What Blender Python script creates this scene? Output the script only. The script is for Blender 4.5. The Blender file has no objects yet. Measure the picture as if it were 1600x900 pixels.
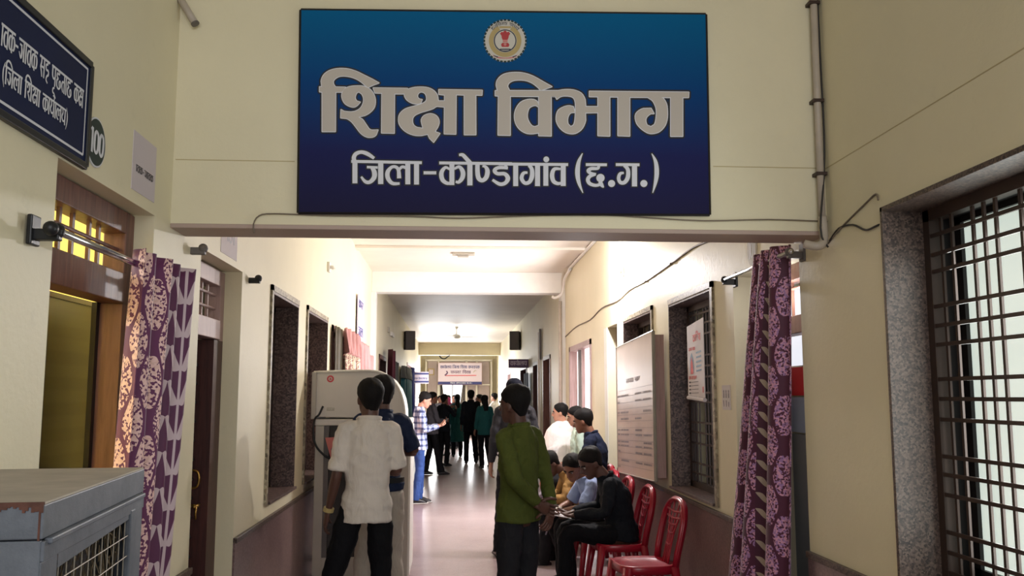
import bpy, bmesh, math, random
from mathutils import Vector, Matrix, noise, geometry
random.seed(7)
SC = bpy.context.scene
COL = SC.collection
PI = math.pi

# ------------------------------------------------------------------ camera
EYE = 1.6
XL, XR = -1.255, 1.73
cam = bpy.data.cameras.new('camera')
cam.sensor_width = 36.0
cam.lens = 36.0 * 1400 / 1600
cam.clip_start = 0.05
cam_o = bpy.data.objects.new('camera', cam)
COL.objects.link(cam_o)
cam_o.location = (0, 0, EYE)
cam_o.rotation_euler = (math.radians(90 + 6.843), 0, math.radians(-3.753))
SC.camera = cam_o

# ------------------------------------------------------------------ world, lights, exposure
world = bpy.data.worlds.new('world')
SC.world = world
world.use_nodes = True
world.node_tree.nodes['Background'].inputs[0].default_value = (0.93, 0.97, 1.0, 1)
world.node_tree.nodes['Background'].inputs[1].default_value = 0.9
SC.view_settings.view_transform = 'Standard'
SC.view_settings.look = 'None'
SC.view_settings.exposure = 0.0
SC.view_settings.gamma = 1.0
SC.view_settings.use_curve_mapping = False
SC.cycles.use_denoising = True
SC.cycles.max_bounces = 8
SC.cycles.diffuse_bounces = 5
SC.cycles.sample_clamp_indirect = 6.0


def area_light(name, loc, aim, sx, sy, power, color=(1, 1, 1)):
    l = bpy.data.lights.new(name, 'AREA')
    l.shape = 'RECTANGLE'; l.size = sx; l.size_y = sy; l.energy = power; l.color = color
    o = bpy.data.objects.new(name, l); COL.objects.link(o)
    o.location = loc
    o.rotation_euler = (Vector(aim) - Vector(loc)).to_track_quat('-Z', 'Z').to_euler()
    return o


# added fill light behind the viewer, standing in for an unseen opening
area_light('rear_fill_light', (0.2, -3.2, 2.9), (0.1, 4, 1.9), 3.2, 2.2, 98, (0.97, 0.985, 1.0))
# daylight through the near barred window, the bright passage window and the far windows
area_light('window_daylight_near', (1.97, 2.65, 1.6), (-1, 2.4, 1.5), 1.2, 1.2, 32, (0.93, 1.0, 0.97))
area_light('window_daylight_bright', (1.72, 12.2, 1.6), (-1.2, 12.2, 1.3), 1.9, 1.35, 210, (1.0, 0.97, 1.0))
area_light('side_opening_daylight', (-1.2, 26.0, 1.7), (1.7, 26.0, 1.4), 3.0, 1.6, 170, (1.0, 0.99, 0.96))
area_light('end_window_daylight', (0.0, 34.6, 1.9), (0.1, 20, 1.0), 2.4, 1.6, 240, (0.97, 0.98, 1.0))


def lamp_light(name, loc, power, radius, color=(1, 1, 1)):
    l = bpy.data.lights.new(name, 'POINT'); l.energy = power; l.shadow_soft_size = radius; l.color = color
    o = bpy.data.objects.new(name, l); COL.objects.link(o); o.location = loc
    return o


# ------------------------------------------------------------------ materials
def srgb(r, g, b):
    def f(c):
        c = c / 255.0
        return c / 12.92 if c <= 0.04045 else ((c + 0.055) / 1.055) ** 2.4
    return (f(r), f(g), f(b), 1.0)


class NT:
    def __init__(self, name):
        self.m = bpy.data.materials.new(name); self.m.use_nodes = True
        self.t = self.m.node_tree; self.b = self.t.nodes['Principled BSDF']

    def n(self, typ, ins=None, **props):
        nd = self.t.nodes.new(typ)
        for k, v in props.items():
            setattr(nd, k, v)
        for k, v in (ins or {}).items():
            if isinstance(v, bpy.types.NodeSocket):
                self.t.links.new(v, nd.inputs[k])
            else:
                nd.inputs[k].default_value = v
        return nd

    def link(self, a, b):
        self.t.links.new(a, b)

    def math(self, op, a, b=0.0, c=0.0):
        return self.n('ShaderNodeMath', {0: a, 1: b, 2: c}, operation=op).outputs[0]

    def mix(self, fac, a, b):
        nd = self.t.nodes.new('ShaderNodeMix'); nd.data_type = 'RGBA'
        for i, v in ((0, fac), (6, a), (7, b)):
            if isinstance(v, bpy.types.NodeSocket):
                self.t.links.new(v, nd.inputs[i])
            else:
                nd.inputs[i].default_value = v
        return nd.outputs[2]

    def ramp(self, fac, stops):
        nd = self.t.nodes.new('ShaderNodeValToRGB')
        self.t.links.new(fac, nd.inputs[0])
        cr = nd.color_ramp
        while len(cr.elements) < len(stops):
            cr.elements.new(0.5)
        for e, (p, c) in zip(cr.elements, stops):
            e.position = p; e.color = c
        return nd.outputs[0]

    def coord(self, kind='Object'):
        return self.n('ShaderNodeTexCoord').outputs[kind]

    def noise(self, scale, detail=3.0, rough=0.55, vec=None, dist=0.0):
        nd = self.n('ShaderNodeTexNoise', {'Scale': scale, 'Detail': detail, 'Roughness': rough, 'Distortion': dist})
        self.link(vec if vec is not None else self.coord(), nd.inputs['Vector'])
        return nd.outputs[0]

    def bump(self, h, strength=0.3, dist=0.01):
        b = self.n('ShaderNodeBump', {'Height': h, 'Strength': strength, 'Distance': dist})
        self.link(b.outputs[0], self.b.inputs['Normal'])

    def color(self, c):
        if isinstance(c, bpy.types.NodeSocket):
            self.link(c, self.b.inputs['Base Color'])
        else:
            self.b.inputs['Base Color'].default_value = c


def mat(name, c, rough=0.6, metal=0.0, var=0.12, scale=6.0, bump=0.0, bscale=60.0, spec=None, trans=0.0):
    k = NT(name)
    n = k.noise(scale, 4)
    dark = tuple(x * (1 - var) for x in c[:3]) + (1,)
    lite = tuple(min(1, x * (1 + var)) for x in c[:3]) + (1,)
    k.color(k.ramp(n, [(0.3, dark), (0.7, lite)]))
    k.b.inputs['Roughness'].default_value = rough
    k.b.inputs['Metallic'].default_value = metal
    if spec is not None:
        k.b.inputs['Specular IOR Level'].default_value = spec
    if bump:
        k.bump(k.noise(bscale, 3), bump)
    return k.m


def emit(name, c, s):
    k = NT(name)
    k.color((0.8, 0.8, 0.8, 1))
    k.b.inputs['Emission Color'].default_value = c
    k.b.inputs['Emission Strength'].default_value = s
    return k.m


def flat(name, c, rough=0.55):
    k = NT(name); k.color(c); k.b.inputs['Roughness'].default_value = rough
    return k.m


def paint_mat(name, c, stain):
    k = NT(name)
    n = k.noise(0.9, 5, 0.6)
    n2 = k.noise(9, 6, 0.7)
    base = k.mix(k.ramp(n, [(0.35, (0, 0, 0, 1)), (0.75, (1, 1, 1, 1))]), c, stain)
    base = k.mix(k.ramp(n2, [(0.62, (0, 0, 0, 1)), (0.8, (0.25, 0.25, 0.25, 1))]), base, tuple(x * 0.7 for x in stain[:3]) + (1,))
    k.color(base)
    k.b.inputs['Roughness'].default_value = 0.5
    k.b.inputs['Specular IOR Level'].default_value = 0.3
    k.bump(k.noise(35, 4), 0.12, 0.01)
    return k.m


M = {}
M['wall'] = paint_mat('pale_yellow_wall_paint', srgb(224, 216, 188), srgb(214, 206, 178))
M['ceiling'] = paint_mat('ceiling_whitewash', srgb(226, 218, 206), srgb(212, 204, 192))
M['joint'] = flat('plaster_joint_line', srgb(186, 172, 132))
M['soffit'] = paint_mat('bare_plaster_edge', srgb(178, 158, 150), srgb(165, 145, 135))
M['white'] = mat('white_paint', srgb(225, 222, 215), 0.5, var=0.04)


def granite(name, a, b, c, scale=55):
    k = NT(name)
    v = k.n('ShaderNodeTexVoronoi', {'Scale': scale}); k.link(k.coord(), v.inputs['Vector'])
    g = k.n('ShaderNodeSeparateColor'); k.link(v.outputs['Color'], g.inputs[0])
    n = k.noise(scale * 0.7, 4, 0.7)
    f = k.math('MULTIPLY', g.outputs[0], 0.6)
    f = k.math('ADD', f, k.math('MULTIPLY', n, 0.45))
    k.color(k.ramp(f, [(0.2, a), (0.5, b), (0.8, c)]))
    k.b.inputs['Roughness'].default_value = 0.45
    return k.m


M['granite'] = granite('speckled_granite', srgb(38, 29, 27), srgb(76, 61, 55), srgb(104, 87, 77), 130)
M['granite_dark'] = granite('dark_speckled_granite', srgb(50, 38, 38), srgb(88, 70, 68), srgb(120, 100, 92), 80)
M['granite_edge'] = granite('weathered_granite_edge', srgb(90, 80, 62), srgb(140, 128, 108), srgb(175, 165, 140), 40)


def dado_mat():
    k = NT('polished_brown_dado')
    v = k.n('ShaderNodeTexVoronoi', {'Scale': 90.0}); k.link(k.coord(), v.inputs['Vector'])
    g = k.n('ShaderNodeSeparateColor'); k.link(v.outputs['Color'], g.inputs[0])
    n = k.noise(2.0, 5, 0.6)
    f = k.math('ADD', k.math('MULTIPLY', g.outputs[0], 0.3), k.math('MULTIPLY', n, 0.7))
    k.color(k.ramp(f, [(0.25, srgb(92, 72, 72)), (0.5, srgb(118, 96, 96)), (0.75, srgb(140, 116, 112))]))
    k.b.inputs['Roughness'].default_value = 0.3
    return k.m


M['dado'] = dado_mat()


def floor_mat():
    k = NT('polished_pinkish_floor')
    n = k.noise(1.3, 6, 0.65)
    v = k.n('ShaderNodeTexVoronoi', {'Scale': 120.0}); k.link(k.coord(), v.inputs['Vector'])
    g = k.n('ShaderNodeSeparateColor'); k.link(v.outputs['Color'], g.inputs[0])
    f = k.math('ADD', k.math('MULTIPLY', g.outputs[0], 0.25), k.math('MULTIPLY', n, 0.75))
    k.color(k.ramp(f, [(0.3, srgb(136, 117, 118)), (0.55, srgb(158, 140, 141)), (0.8, srgb(172, 156, 154))]))
    k.b.inputs['Roughness'].default_value = 0.30
    k.b.inputs['Specular IOR Level'].default_value = 0.5
    return k.m


M['floor'] = floor_mat()


def wood_mat(name, a, b, rough=0.45):
    k = NT(name)
    mp = k.n('ShaderNodeMapping', {'Scale': (14, 14, 1.2)}); k.link(k.coord(), mp.inputs[0])
    n = k.noise(3.0, 6, 0.65, mp.outputs[0], 0.6)
    k.color(k.ramp(n, [(0.3, a), (0.7, b)]))
    k.b.inputs['Roughness'].default_value = rough
    k.bump(n, 0.15)
    return k.m


M['wood_red'] = wood_mat('red_brown_painted_wood', srgb(84, 52, 46), srgb(122, 82, 72))
M['wood_orange'] = wood_mat('orange_brown_wood', srgb(116, 78, 64), srgb(146, 104, 88))
M['wood_dark'] = wood_mat('dark_maroon_wood', srgb(50, 24, 24), srgb(84, 44, 40))
M['wood_pink'] = wood_mat('faded_mauve_wood', srgb(146, 118, 116), srgb(176, 148, 146))
M['iron'] = mat('brown_painted_iron', srgb(58, 42, 36), 0.5, 0.2, 0.2)
M['iron_dark'] = mat('dark_iron', srgb(28, 24, 26), 0.5, 0.3)
M['black'] = mat('black_plastic', srgb(24, 25, 28), 0.4, spec=0.4)
M['grey_dark'] = mat('dark_grey', srgb(96, 90, 88), 0.5)
M['steel'] = mat('polished_steel', srgb(200, 200, 205), 0.18, 1.0, 0.03)
M['brass'] = mat('brass', srgb(190, 150, 80), 0.3, 0.9)
M['beige'] = mat('beige_cabinet_enamel', srgb(206, 200, 192), 0.35, 0.0, 0.05, 3)
M['beige2'] = mat('grey_cabinet_enamel', srgb(176, 170, 160), 0.4, 0.0, 0.05, 3)
M['smoke'] = mat('smoked_panel', srgb(54, 50, 48), 0.15, 0.0, 0.08)
M['plastic_pipe'] = mat('grey_white_conduit', srgb(176, 165, 152), 0.45, 0.0, 0.08, 12)
M['wire'] = mat('thin_grey_cable', srgb(112, 100, 86), 0.6)
M['wire_dark'] = mat('thin_black_cable', srgb(42, 38, 36), 0.5)
M['paper'] = mat('paper', srgb(214, 206, 208), 0.8, 0, 0.03)
M['ink'] = flat('dark_ink', srgb(40, 36, 52))
M['red_plastic'] = mat('glossy_red_plastic', srgb(150, 14, 38), 0.28, 0.0, 0.06, 4)
M['pane_near'] = emit('frosted_daylit_pane', srgb(205, 220, 210), 0.82)
M['pane_white'] = emit('white_daylit_pane', (1, 0.99, 0.98, 1), 1.5)
M['pane_soft'] = emit('soft_daylit_pane', (0.80, 0.86, 0.96, 1), 0.9)
M['pane_end'] = emit('end_daylit_pane', (0.9, 0.95, 1.0, 1), 1.3)
M['bulb'] = emit('lit_bulb', (1.0, 0.99, 0.97, 1), 30)
M['yellow_room'] = mat('bright_yellow_room_paint', srgb(240, 226, 150), 0.7, 0, 0.04)
M['red_print'] = flat('bright_red_cloth', srgb(220, 40, 60)); M['pale_blue_print'] = flat('pale_blue_board', srgb(170, 190, 225)); M['blue_grey_print'] = flat('blue_grey_board', srgb(140, 150, 160))
M['mauve_panel'] = mat('mauve_grey_panel', srgb(172, 158, 160), 0.5, 0, 0.05)
M['olive'] = None


def olive_mat():
    k = NT('olive_glossy_board')
    s = k.n('ShaderNodeSeparateXYZ'); k.link(k.coord(), s.inputs[0])
    w = k.math('SINE', k.math('MULTIPLY', s.outputs[2], 60.0))  # horizontal reflections put into the colour as bands
    k.color(k.ramp(k.math('MULTIPLY_ADD', w, 0.5, 0.5), [(0.3, srgb(54, 53, 46)), (0.7, srgb(64, 63, 56))]))
    k.b.inputs['Roughness'].default_value = 0.35
    return k.m


M['olive'] = olive_mat()


def cooler_mat():
    k = NT('scuffed_blue_grey_paint')
    n = k.noise(7, 7, 0.7)
    n2 = k.noise(24, 5, 0.8)
    base = k.ramp(n, [(0.3, srgb(82, 88, 98)), (0.6, srgb(104, 110, 120)), (0.85, srgb(128, 130, 136))])
    base = k.mix(k.ramp(n2, [(0.66, (0, 0, 0, 1)), (0.74, (0.55, 0.55, 0.55, 1))]), base, srgb(86, 72, 62))
    k.color(base)
    k.b.inputs['Roughness'].default_value = 0.5
    k.b.inputs['Metallic'].default_value = 0.15
    k.bump(n2, 0.12)
    return k.m


M['cooler'] = cooler_mat()
M['cooler_top'] = mat('dusty_cooler_top', srgb(168, 160, 150), 0.7, 0, 0.12, 9)
M['rust'] = mat('rusty_edge', srgb(92, 58, 48), 0.8, 0, 0.3, 40)
M['mesh_wire'] = mat('galvanised_wire', srgb(150, 142, 130), 0.5, 0.4)
M['straw'] = mat('wood_wool_pad', srgb(120, 106, 84), 0.9, 0, 0.35, 60)


# ------------------------------------------------------------------ mesh helpers
class MB:
    def __init__(self):
        self.v = []; self.f = []; self.mi = []; self.uv = None

    def add(self, verts, faces, mi=0):
        o = len(self.v)
        self.v += [tuple(p) for p in verts]
        self.f += [tuple(i + o for i in fc) for fc in faces]
        self.mi += [mi] * len(faces)
        return self

    def box(self, x0, x1, y0, y1, z0, z1, mi=0, T=None):
        if x0 > x1: x0, x1 = x1, x0
        if y0 > y1: y0, y1 = y1, y0
        if z0 > z1: z0, z1 = z1, z0
        p = [Vector(q) for q in ((x0, y0, z0), (x1, y0, z0), (x1, y1, z0), (x0, y1, z0), (x0, y0, z1), (x1, y0, z1), (x1, y1, z1), (x0, y1, z1))]
        if T is not None:
            p = [T @ q for q in p]
        return self.add(p, [(0, 3, 2, 1), (4, 5, 6, 7), (0, 1, 5, 4), (1, 2, 6, 5), (2, 3, 7, 6), (3, 0, 4, 7)], mi)

    def prism(self, poly, a, b, mi=0):
        """poly: list of 3-D points of one planar face; extruded from offset a to offset b (vectors)."""
        n = len(poly); a = Vector(a); b = Vector(b)
        vs = [Vector(p) + a for p in poly] + [Vector(p) + b for p in poly]
        tris = geometry.tessellate_polygon([[Vector(p) for p in poly]])
        fs = [tuple(t) for t in tris] + [tuple(i + n for i in reversed(t)) for t in tris]
        fs += [(i, (i + 1) % n, (i + 1) % n + n, i + n) for i in range(n)]
        return self.add(vs, fs, mi)

    def loft(self, pts, rx, ry=None, xax=(1, 0, 0), seg=14, mi=0, smooth_path=0, power=2.0):
        pts = [Vector(p) for p in pts]
        n = len(pts)
        rx = list(rx) if hasattr(rx, '__len__') else [rx] * n
        ry = rx if ry is None else (list(ry) if hasattr(ry, '__len__') else [ry] * n)
        if smooth_path:
            P, A, B = [], [], []
            for i in range(n - 1):
                p0 = pts[max(0, i - 1)]; p1 = pts[i]; p2 = pts[i + 1]; p3 = pts[min(n - 1, i + 2)]
                for k in range(smooth_path):
                    t = k / smooth_path
                    P.append(0.5 * ((2 * p1) + (p2 - p0) * t + (2 * p0 - 5 * p1 + 4 * p2 - p3) * t * t + (3 * p1 - 3 * p2 + p3 - p0) * t ** 3))
                    s = t * t * (3 - 2 * t)
                    A.append(rx[i] * (1 - s) + rx[i + 1] * s); B.append(ry[i] * (1 - s) + ry[i + 1] * s)
            P.append(pts[-1]); A.append(rx[-1]); B.append(ry[-1])
            pts, rx, ry, n = P, A, B, len(P)
        vs = []
        xa = Vector(xax)
        for i in range(n):
            t = (pts[min(n - 1, i + 1)] - pts[max(0, i - 1)])
            t = t.normalized() if t.length > 1e-9 else Vector((0, 0, 1))
            x = xa - t * xa.dot(t)
            if x.length < 1e-3:
                x = Vector((0, 1, 0)) - t * t.y
            x.normalize(); y = t.cross(x)
            for k in range(seg):
                a = 2 * PI * k / seg
                ca, sa = math.cos(a), math.sin(a)
                if power != 2.0:
                    ca = math.copysign(abs(ca) ** (2 / power), ca); sa = math.copysign(abs(sa) ** (2 / power), sa)
                vs.append(pts[i] + x * (rx[i] * ca) + y * (ry[i] * sa))
        fs = []
        for i in range(n - 1):
            for k in range(seg):
                k2 = (k + 1) % seg
                fs.append((i * seg + k, i * seg + k2, (i + 1) * seg + k2, (i + 1) * seg + k))
        fs.append(tuple(reversed(range(seg))))
        fs.append(tuple(range((n - 1) * seg, n * seg)))
        return self.add(vs, fs, mi)

    def ball(self, c, rx, ry=None, rz=None, T=None, mi=0, seg=14, rings=9):
        ry = rx if ry is None else ry; rz = rx if rz is None else rz
        vs = [Vector((0, 0, -rz))]
        for i in range(1, rings):
            a = -PI / 2 + PI * i / rings
            for k in range(seg):
                b = 2 * PI * k / seg
                vs.append(Vector((rx * math.cos(a) * math.cos(b), ry * math.cos(a) * math.sin(b), rz * math.sin(a))))
        vs.append(Vector((0, 0, rz)))
        fs = []
        for k in range(seg):
            fs.append((0, 1 + (k + 1) % seg, 1 + k))
        for i in range(rings - 2):
            for k in range(seg):
                a = 1 + i * seg; b = a + seg; k2 = (k + 1) % seg
                fs.append((a + k, a + k2, b + k2, b + k))
        L = len(vs) - 1; a = 1 + (rings - 2) * seg
        for k in range(seg):
            fs.append((a + k, a + (k + 1) % seg, L))
        if T is not None:
            vs = [T @ v for v in vs]
        vs = [v + Vector(c) for v in vs]
        return self.add(vs, fs, mi)

    def tube(self, pts, r, seg=8, mi=0, sm=0):
        return self.loft(pts, r, None, (0.31, 0.17, 0.93), seg, mi, sm)

    def mesh(self, name):
        me = bpy.data.meshes.new(name)
        me.from_pydata([tuple(p) for p in self.v], [], self.f)
        return me

    def build(self, name, mats, parent=None, smooth=False, bevel=0.0, local=False, remesh=0.0, relax=0, fix=True):
        """links ONE mesh object. Vertices are in world space unless local=True (then in the parent's space)."""
        me = self.mesh(name)
        mats = mats if isinstance(mats, (list, tuple)) else [mats]
        for m in mats:
            me.materials.append(M[m] if isinstance(m, str) else m)
        if len(mats) > 1:
            me.polygons.foreach_set('material_index', self.mi)
        if self.uv:
            uvl = me.uv_layers.new(name='UVMap')
            for p in me.polygons:
                for li in p.loop_indices:
                    uvl.data[li].uv = self.uv[me.loops[li].vertex_index]
        o = bpy.data.objects.new(name, me)
        COL.objects.link(o)
        if parent is not None:
            if not local:
                me.transform(WM(parent).inverted())
            o.parent = parent
        if fix and not remesh:
            bm = bmesh.new(); bm.from_mesh(me)
            bmesh.ops.recalc_face_normals(bm, faces=bm.faces); bm.to_mesh(me); bm.free()
        if remesh:
            md = o.modifiers.new('r', 'REMESH'); md.mode = 'VOXEL'; md.voxel_size = remesh; md.use_smooth_shade = True
            if relax:
                sm = o.modifiers.new('s', 'SMOOTH'); sm.iterations = relax; sm.factor = 0.5
            dg = bpy.context.evaluated_depsgraph_get()
            nm = bpy.data.meshes.new_from_object(o.evaluated_get(dg))
            o.modifiers.clear()
            o.data = nm; nm.name = name
            if not nm.materials:
                for m in mats:
                    nm.materials.append(M[m] if isinstance(m, str) else m)
            me = nm
            smooth = True
        if bevel:
            md = o.modifiers.new('bevel', 'BEVEL'); md.width = bevel; md.segments = 2; md.limit_method = 'ANGLE'
        if smooth:
            me.polygons.foreach_set('use_smooth', [True] * len(me.polygons))
        return o


def WM(o):
    m = Matrix.LocRotScale(o.location, o.rotation_euler, o.scale)
    return (WM(o.parent) @ m) if o.parent else m


def tag(o, label=None, cat=None, group=None, kind=None):
    if label: o['label'] = label
    if cat: o['category'] = cat
    if group: o['group'] = group
    if kind: o['kind'] = kind
    return o


def thing(name, loc, label, cat=None, rz=0.0, group=None, kind=None):
    o = bpy.data.objects.new(name, None); COL.objects.link(o)
    o.empty_display_size = 0.1
    o.location = loc; o.rotation_euler = (0, 0, rz)
    return tag(o, label, cat, group, kind)


def catmull(pts, k=8, closed=False):
    """pts: tuples of any length; returns smoothed list."""
    n = len(pts); out = []
    rng = range(n) if closed else range(n - 1)
    for i in rng:
        if closed:
            p0, p1, p2, p3 = pts[(i - 1) % n], pts[i], pts[(i + 1) % n], pts[(i + 2) % n]
        else:
            p0, p1, p2, p3 = pts[max(0, i - 1)], pts[i], pts[i + 1], pts[min(n - 1, i + 2)]
        for j in range(k):
            t = j / k
            out.append(tuple(0.5 * ((2 * b) + (c - a) * t + (2 * a - 5 * b + 4 * c - d) * t * t + (3 * b - 3 * c + d - a) * t ** 3)
                             for a, b, c, d in zip(p0, p1, p2, p3)))
    if not closed:
        out.append(tuple(pts[-1]))
    return out


def ribbon(stroke, grow=0.0, k=6):
    """stroke: [(x,y,w)...] -> quad strip polygon lists in 2-D."""
    s = catmull(stroke, k) if len(stroke) > 2 else [tuple(map(float, q)) for q in stroke]
    P = [Vector((q[0], q[1])) for q in s]; W = [q[2] + 2 * grow for q in s]
    if grow:
        d = (P[0] - P[1]); d = d.normalized() * grow if d.length else d; P[0] = P[0] + d
        d = (P[-1] - P[-2]); d = d.normalized() * grow if d.length else d; P[-1] = P[-1] + d
    L, R = [], []
    for i in range(len(P)):
        t = P[min(len(P) - 1, i + 1)] - P[max(0, i - 1)]
        t = t.normalized() if t.length else Vector((1, 0))
        nrm = Vector((-t.y, t.x)) * (W[i] / 2)
        L.append(P[i] + nrm); R.append(P[i] - nrm)
    return [(L[i], L[i + 1], R[i + 1], R[i]) for i in range(len(P) - 1)]


def disc2(x, y, r, n=18):
    return [Vector((x + r * math.cos(2 * PI * i / n), y + r * math.sin(2 * PI * i / n))) for i in range(n)]


class Print:
    """flat print: 2-D pieces mapped to a plane, lifted off it by a fraction of a millimetre per layer."""
    def __init__(self, fn, nrm):
        self.k = 0; self.fn = fn; self.n = Vector(nrm).normalized(); self.mb = MB()

    def poly(self, pts, lift, mi=0):
        self.k += 1
        lift += (self.k % 97) * 4e-6 if not getattr(self, 'hold', 0) else self.hold
        P = [self.fn(p[0], p[1]) + self.n * lift for p in pts]
        if len(P) <= 4:
            self.mb.add(P, [tuple(range(len(P)))], mi)
        else:
            t = geometry.tessellate_polygon([[Vector((p[0], p[1], 0)) for p in pts]])
            self.mb.add(P, [tuple(q) for q in t], mi)

    def stroke(self, st, lift, mi=0, grow=0.0, k=6):
        self.k += 1; self.hold = (self.k % 97) * 4e-6 + 1e-9
        for q in ribbon(st, grow, k):
            self.poly(q, lift, mi)
        self.hold = 0

    def build(self, name, mats, parent):
        o = self.mb.build(name, mats, parent, fix=False)
        return o


# ------------------------------------------------------------------ stroke letters (0 = head line, 100 = foot, y down)
G = {
    'aa': (32, [[(16, 0, 20), (16, 100, 20)]]),
    'i': (30, [[(14, 0, 20), (14, 100, 20)], [(14, 2, 18), (12, -22, 16), (35, -40, 14), (70, -34, 16), (100, -6, 14)]]),
    'ka': (96, [[(50, 0, 20), (50, 100, 20)], [(46, 28, 10), (24, 22, 13), (10, 48, 18), (20, 82, 15), (46, 86, 12)], [(56, 26, 10), (76, 20, 13), (90, 46, 18), (82, 78, 14), (62, 82, 10)]]),
    'ja': (92, [[(12, 24, 11), (50, 26, 11)], [(36, 26, 12), (48, 56, 20), (34, 88, 15), (6, 62, 10)], [(76, 0, 20), (76, 100, 20)]]),
    'va': (74, [[(52, 26, 11), (28, 24, 13), (12, 54, 18), (26, 88, 14), (54, 88, 12)], [(60, 0, 20), (60, 100, 20)]]),
    'sa': (94, [[(30, 0, 14), (30, 26, 16), (16, 50, 15), (8, 52, 12)], [(14, 50, 14), (30, 70, 15), (44, 100, 14)], [(22, 48, 12), (76, 48, 12)], [(76, 0, 20), (76, 100, 20)]]),
    'ha': (76, [[(40, 0, 14), (38, 16, 14), (14, 22, 14), (20, 46, 14), (52, 46, 15), (58, 66, 15), (34, 78, 14), (24, 98, 13), (50, 112, 12)]]),
    'pa': (78, [[(14, 0, 18), (14, 46, 18), (36, 62, 15), (60, 54, 12)], [(62, 0, 20), (62, 100, 20)]]),
    'uu': (0, [[(-18, 106, 12), (-44, 116, 13), (-44, 134, 13), (-20, 138, 12), (10, 158, 10)]]),
    'cha': (98, [[(60, 0, 14), (56, 18, 14), (24, 18, 15), (18, 36, 15), (44, 44, 13)], [(40, 44, 12), (16, 58, 16), (20, 86, 15), (52, 96, 13), (84, 78, 14), (78, 52, 14), (58, 60, 13), (64, 82, 12)]]),
    'ta': (74, [[(54, 44, 12), (24, 42, 14), (10, 66, 16), (32, 98, 13)], [(58, 0, 20), (58, 100, 20)]]),
    'kssa': (100, [[(12, 26, 14), (28, 8, 13), (48, 18, 16), (36, 40, 14), (14, 60, 18), (28, 92, 15), (54, 84, 15), (46, 66, 13)], [(42, 42, 12), (82, 42, 12)], [(82, 0, 20), (82, 100, 20)]]),
    'sha': (88, [[(12, 32, 14), (20, 8, 13), (44, 14, 16), (40, 46, 14), (14, 56, 12)], [(20, 58, 13), (38, 78, 14), (52, 100, 13)], [(72, 0, 20), (72, 100, 20)]]),
    'la': (98, [[(46, 92, 11), (18, 84, 15), (10, 50, 18), (28, 24, 13), (46, 44, 15), (48, 68, 18)], [(46, 44, 12), (60, 24, 12), (82, 32, 12)], [(82, 0, 20), (82, 100, 20)]]),
    'ya': (80, [[(14, 0, 14), (26, 26, 15), (10, 56, 16), (32, 80, 14), (60, 70, 12)], [(64, 0, 20), (64, 100, 20)]]),
    'reph': (0, [[(-34, 0, 11), (-14, -12, 12), (-22, -34, 12), (-40, -30, 10)]]),
    'ga': (92, [[(30, 0, 14), (44, 26, 18), (38, 76, 17), (12, 72, 15), (18, 44, 14), (34, 42, 11)], [(76, 0, 20), (76, 100, 20)]]),
    'ma': (88, [[(14, 0, 18), (14, 60, 16), (24, 80, 14), (34, 58, 12)], [(14, 54, 12), (70, 54, 12)], [(72, 0, 20), (72, 100, 20)]]),
    'ra': (56, [[(28, 0, 14), (34, 26, 16), (14, 50, 14)], [(14, 48, 13), (44, 100, 14)]]),
    'bha': (98, [[(8, 20, 12), (34, 10, 13), (46, 40, 16), (38, 80, 15), (14, 72, 15), (24, 44, 12)], [(46, 46, 12), (80, 46, 12)], [(80, 0, 20), (80, 100, 20)]]),
    'kha': (110, [[(18, 0, 14), (28, 30, 15), (10, 52, 14), (36, 90, 13), (66, 60, 14)], [(92, 0, 20), (92, 100, 20)], [(60, 54, 12), (92, 54, 12)]]),
    'nna': (92, [[(12, 0, 18), (14, 56, 17), (34, 62, 15), (44, 40, 17), (44, 0, 18)], [(76, 0, 20), (76, 100, 20)]]),
    'dda': (70, [[(36, 0, 14), (34, 20, 14), (12, 34, 15), (24, 52, 14), (48, 62, 16), (40, 92, 15), (8, 80, 12)]]),
    'o': (32, [[(16, 0, 20), (16, 100, 20)], [(16, 2, 16), (-2, -26, 14), (-26, -34, 10)]]),
    'dash': (60, [[(8, 48, 12), (50, 48, 12)]]),
    ' ': (42, []),
    '(': (36, [[(30, -20, 4), (12, 20, 13), (8, 45, 15), (12, 80, 13), (30, 122, 4)]]),
    ')': (36, [[(6, -20, 4), (24, 20, 13), (28, 45, 15), (24, 80, 13), (6, 122, 4)]]),
    '1': (48, [[(14, 14, 14), (30, 2, 16)], [(30, 0, 22), (30, 100, 22)]]),
    '0': (62, [[(30, 6, 14), (12, 24, 20), (10, 76, 20), (30, 94, 14), (50, 76, 20), (52, 24, 20), (30, 6, 14)]]),
    'dot': (24, [[(4, 88, 18), (16, 88, 18)]]),
}
NOHEAD = {'dash', ' ', '(', ')', '1', '0', 'dot'}


def text_strokes(tokens, head=13):
    """returns strokes and the total width; head line runs over each word."""
    x = 0; out = []; h0 = None
    for t in tokens:
        adv, st = G[t]
        if t in NOHEAD:
            if h0 is not None:
                out.append([(h0 - 4, 0, head), (x + 2, 0, head)]); h0 = None
        elif h0 is None:
            h0 = x
        for s in st:
            out.append([(x + a, b, w) for a, b, w in s])
        x += adv
    if h0 is not None:
        out.append([(h0 - 4, 0, head), (x + 2, 0, head)])
    return out, x


def put_text(pr, tokens, x0, x1, ytop, ybot, lift, mi=0, k=4):
    st, w = text_strokes(tokens)
    sx = (x1 - x0) / w; sy = (ybot - ytop) / 100.0
    sw = (abs(sx) + abs(sy)) / 2
    for s in st:
        if len(s) == 2 and s[0][0] == s[1][0]:
            ww = abs(sx)
        elif len(s) == 2:
            ww = abs(sy)
        else:
            ww = sw
        pr.stroke([(x0 + a * sx, ytop + b * sy, c * ww) for a, b, c in s], lift, mi, 0.0, k)


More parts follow.
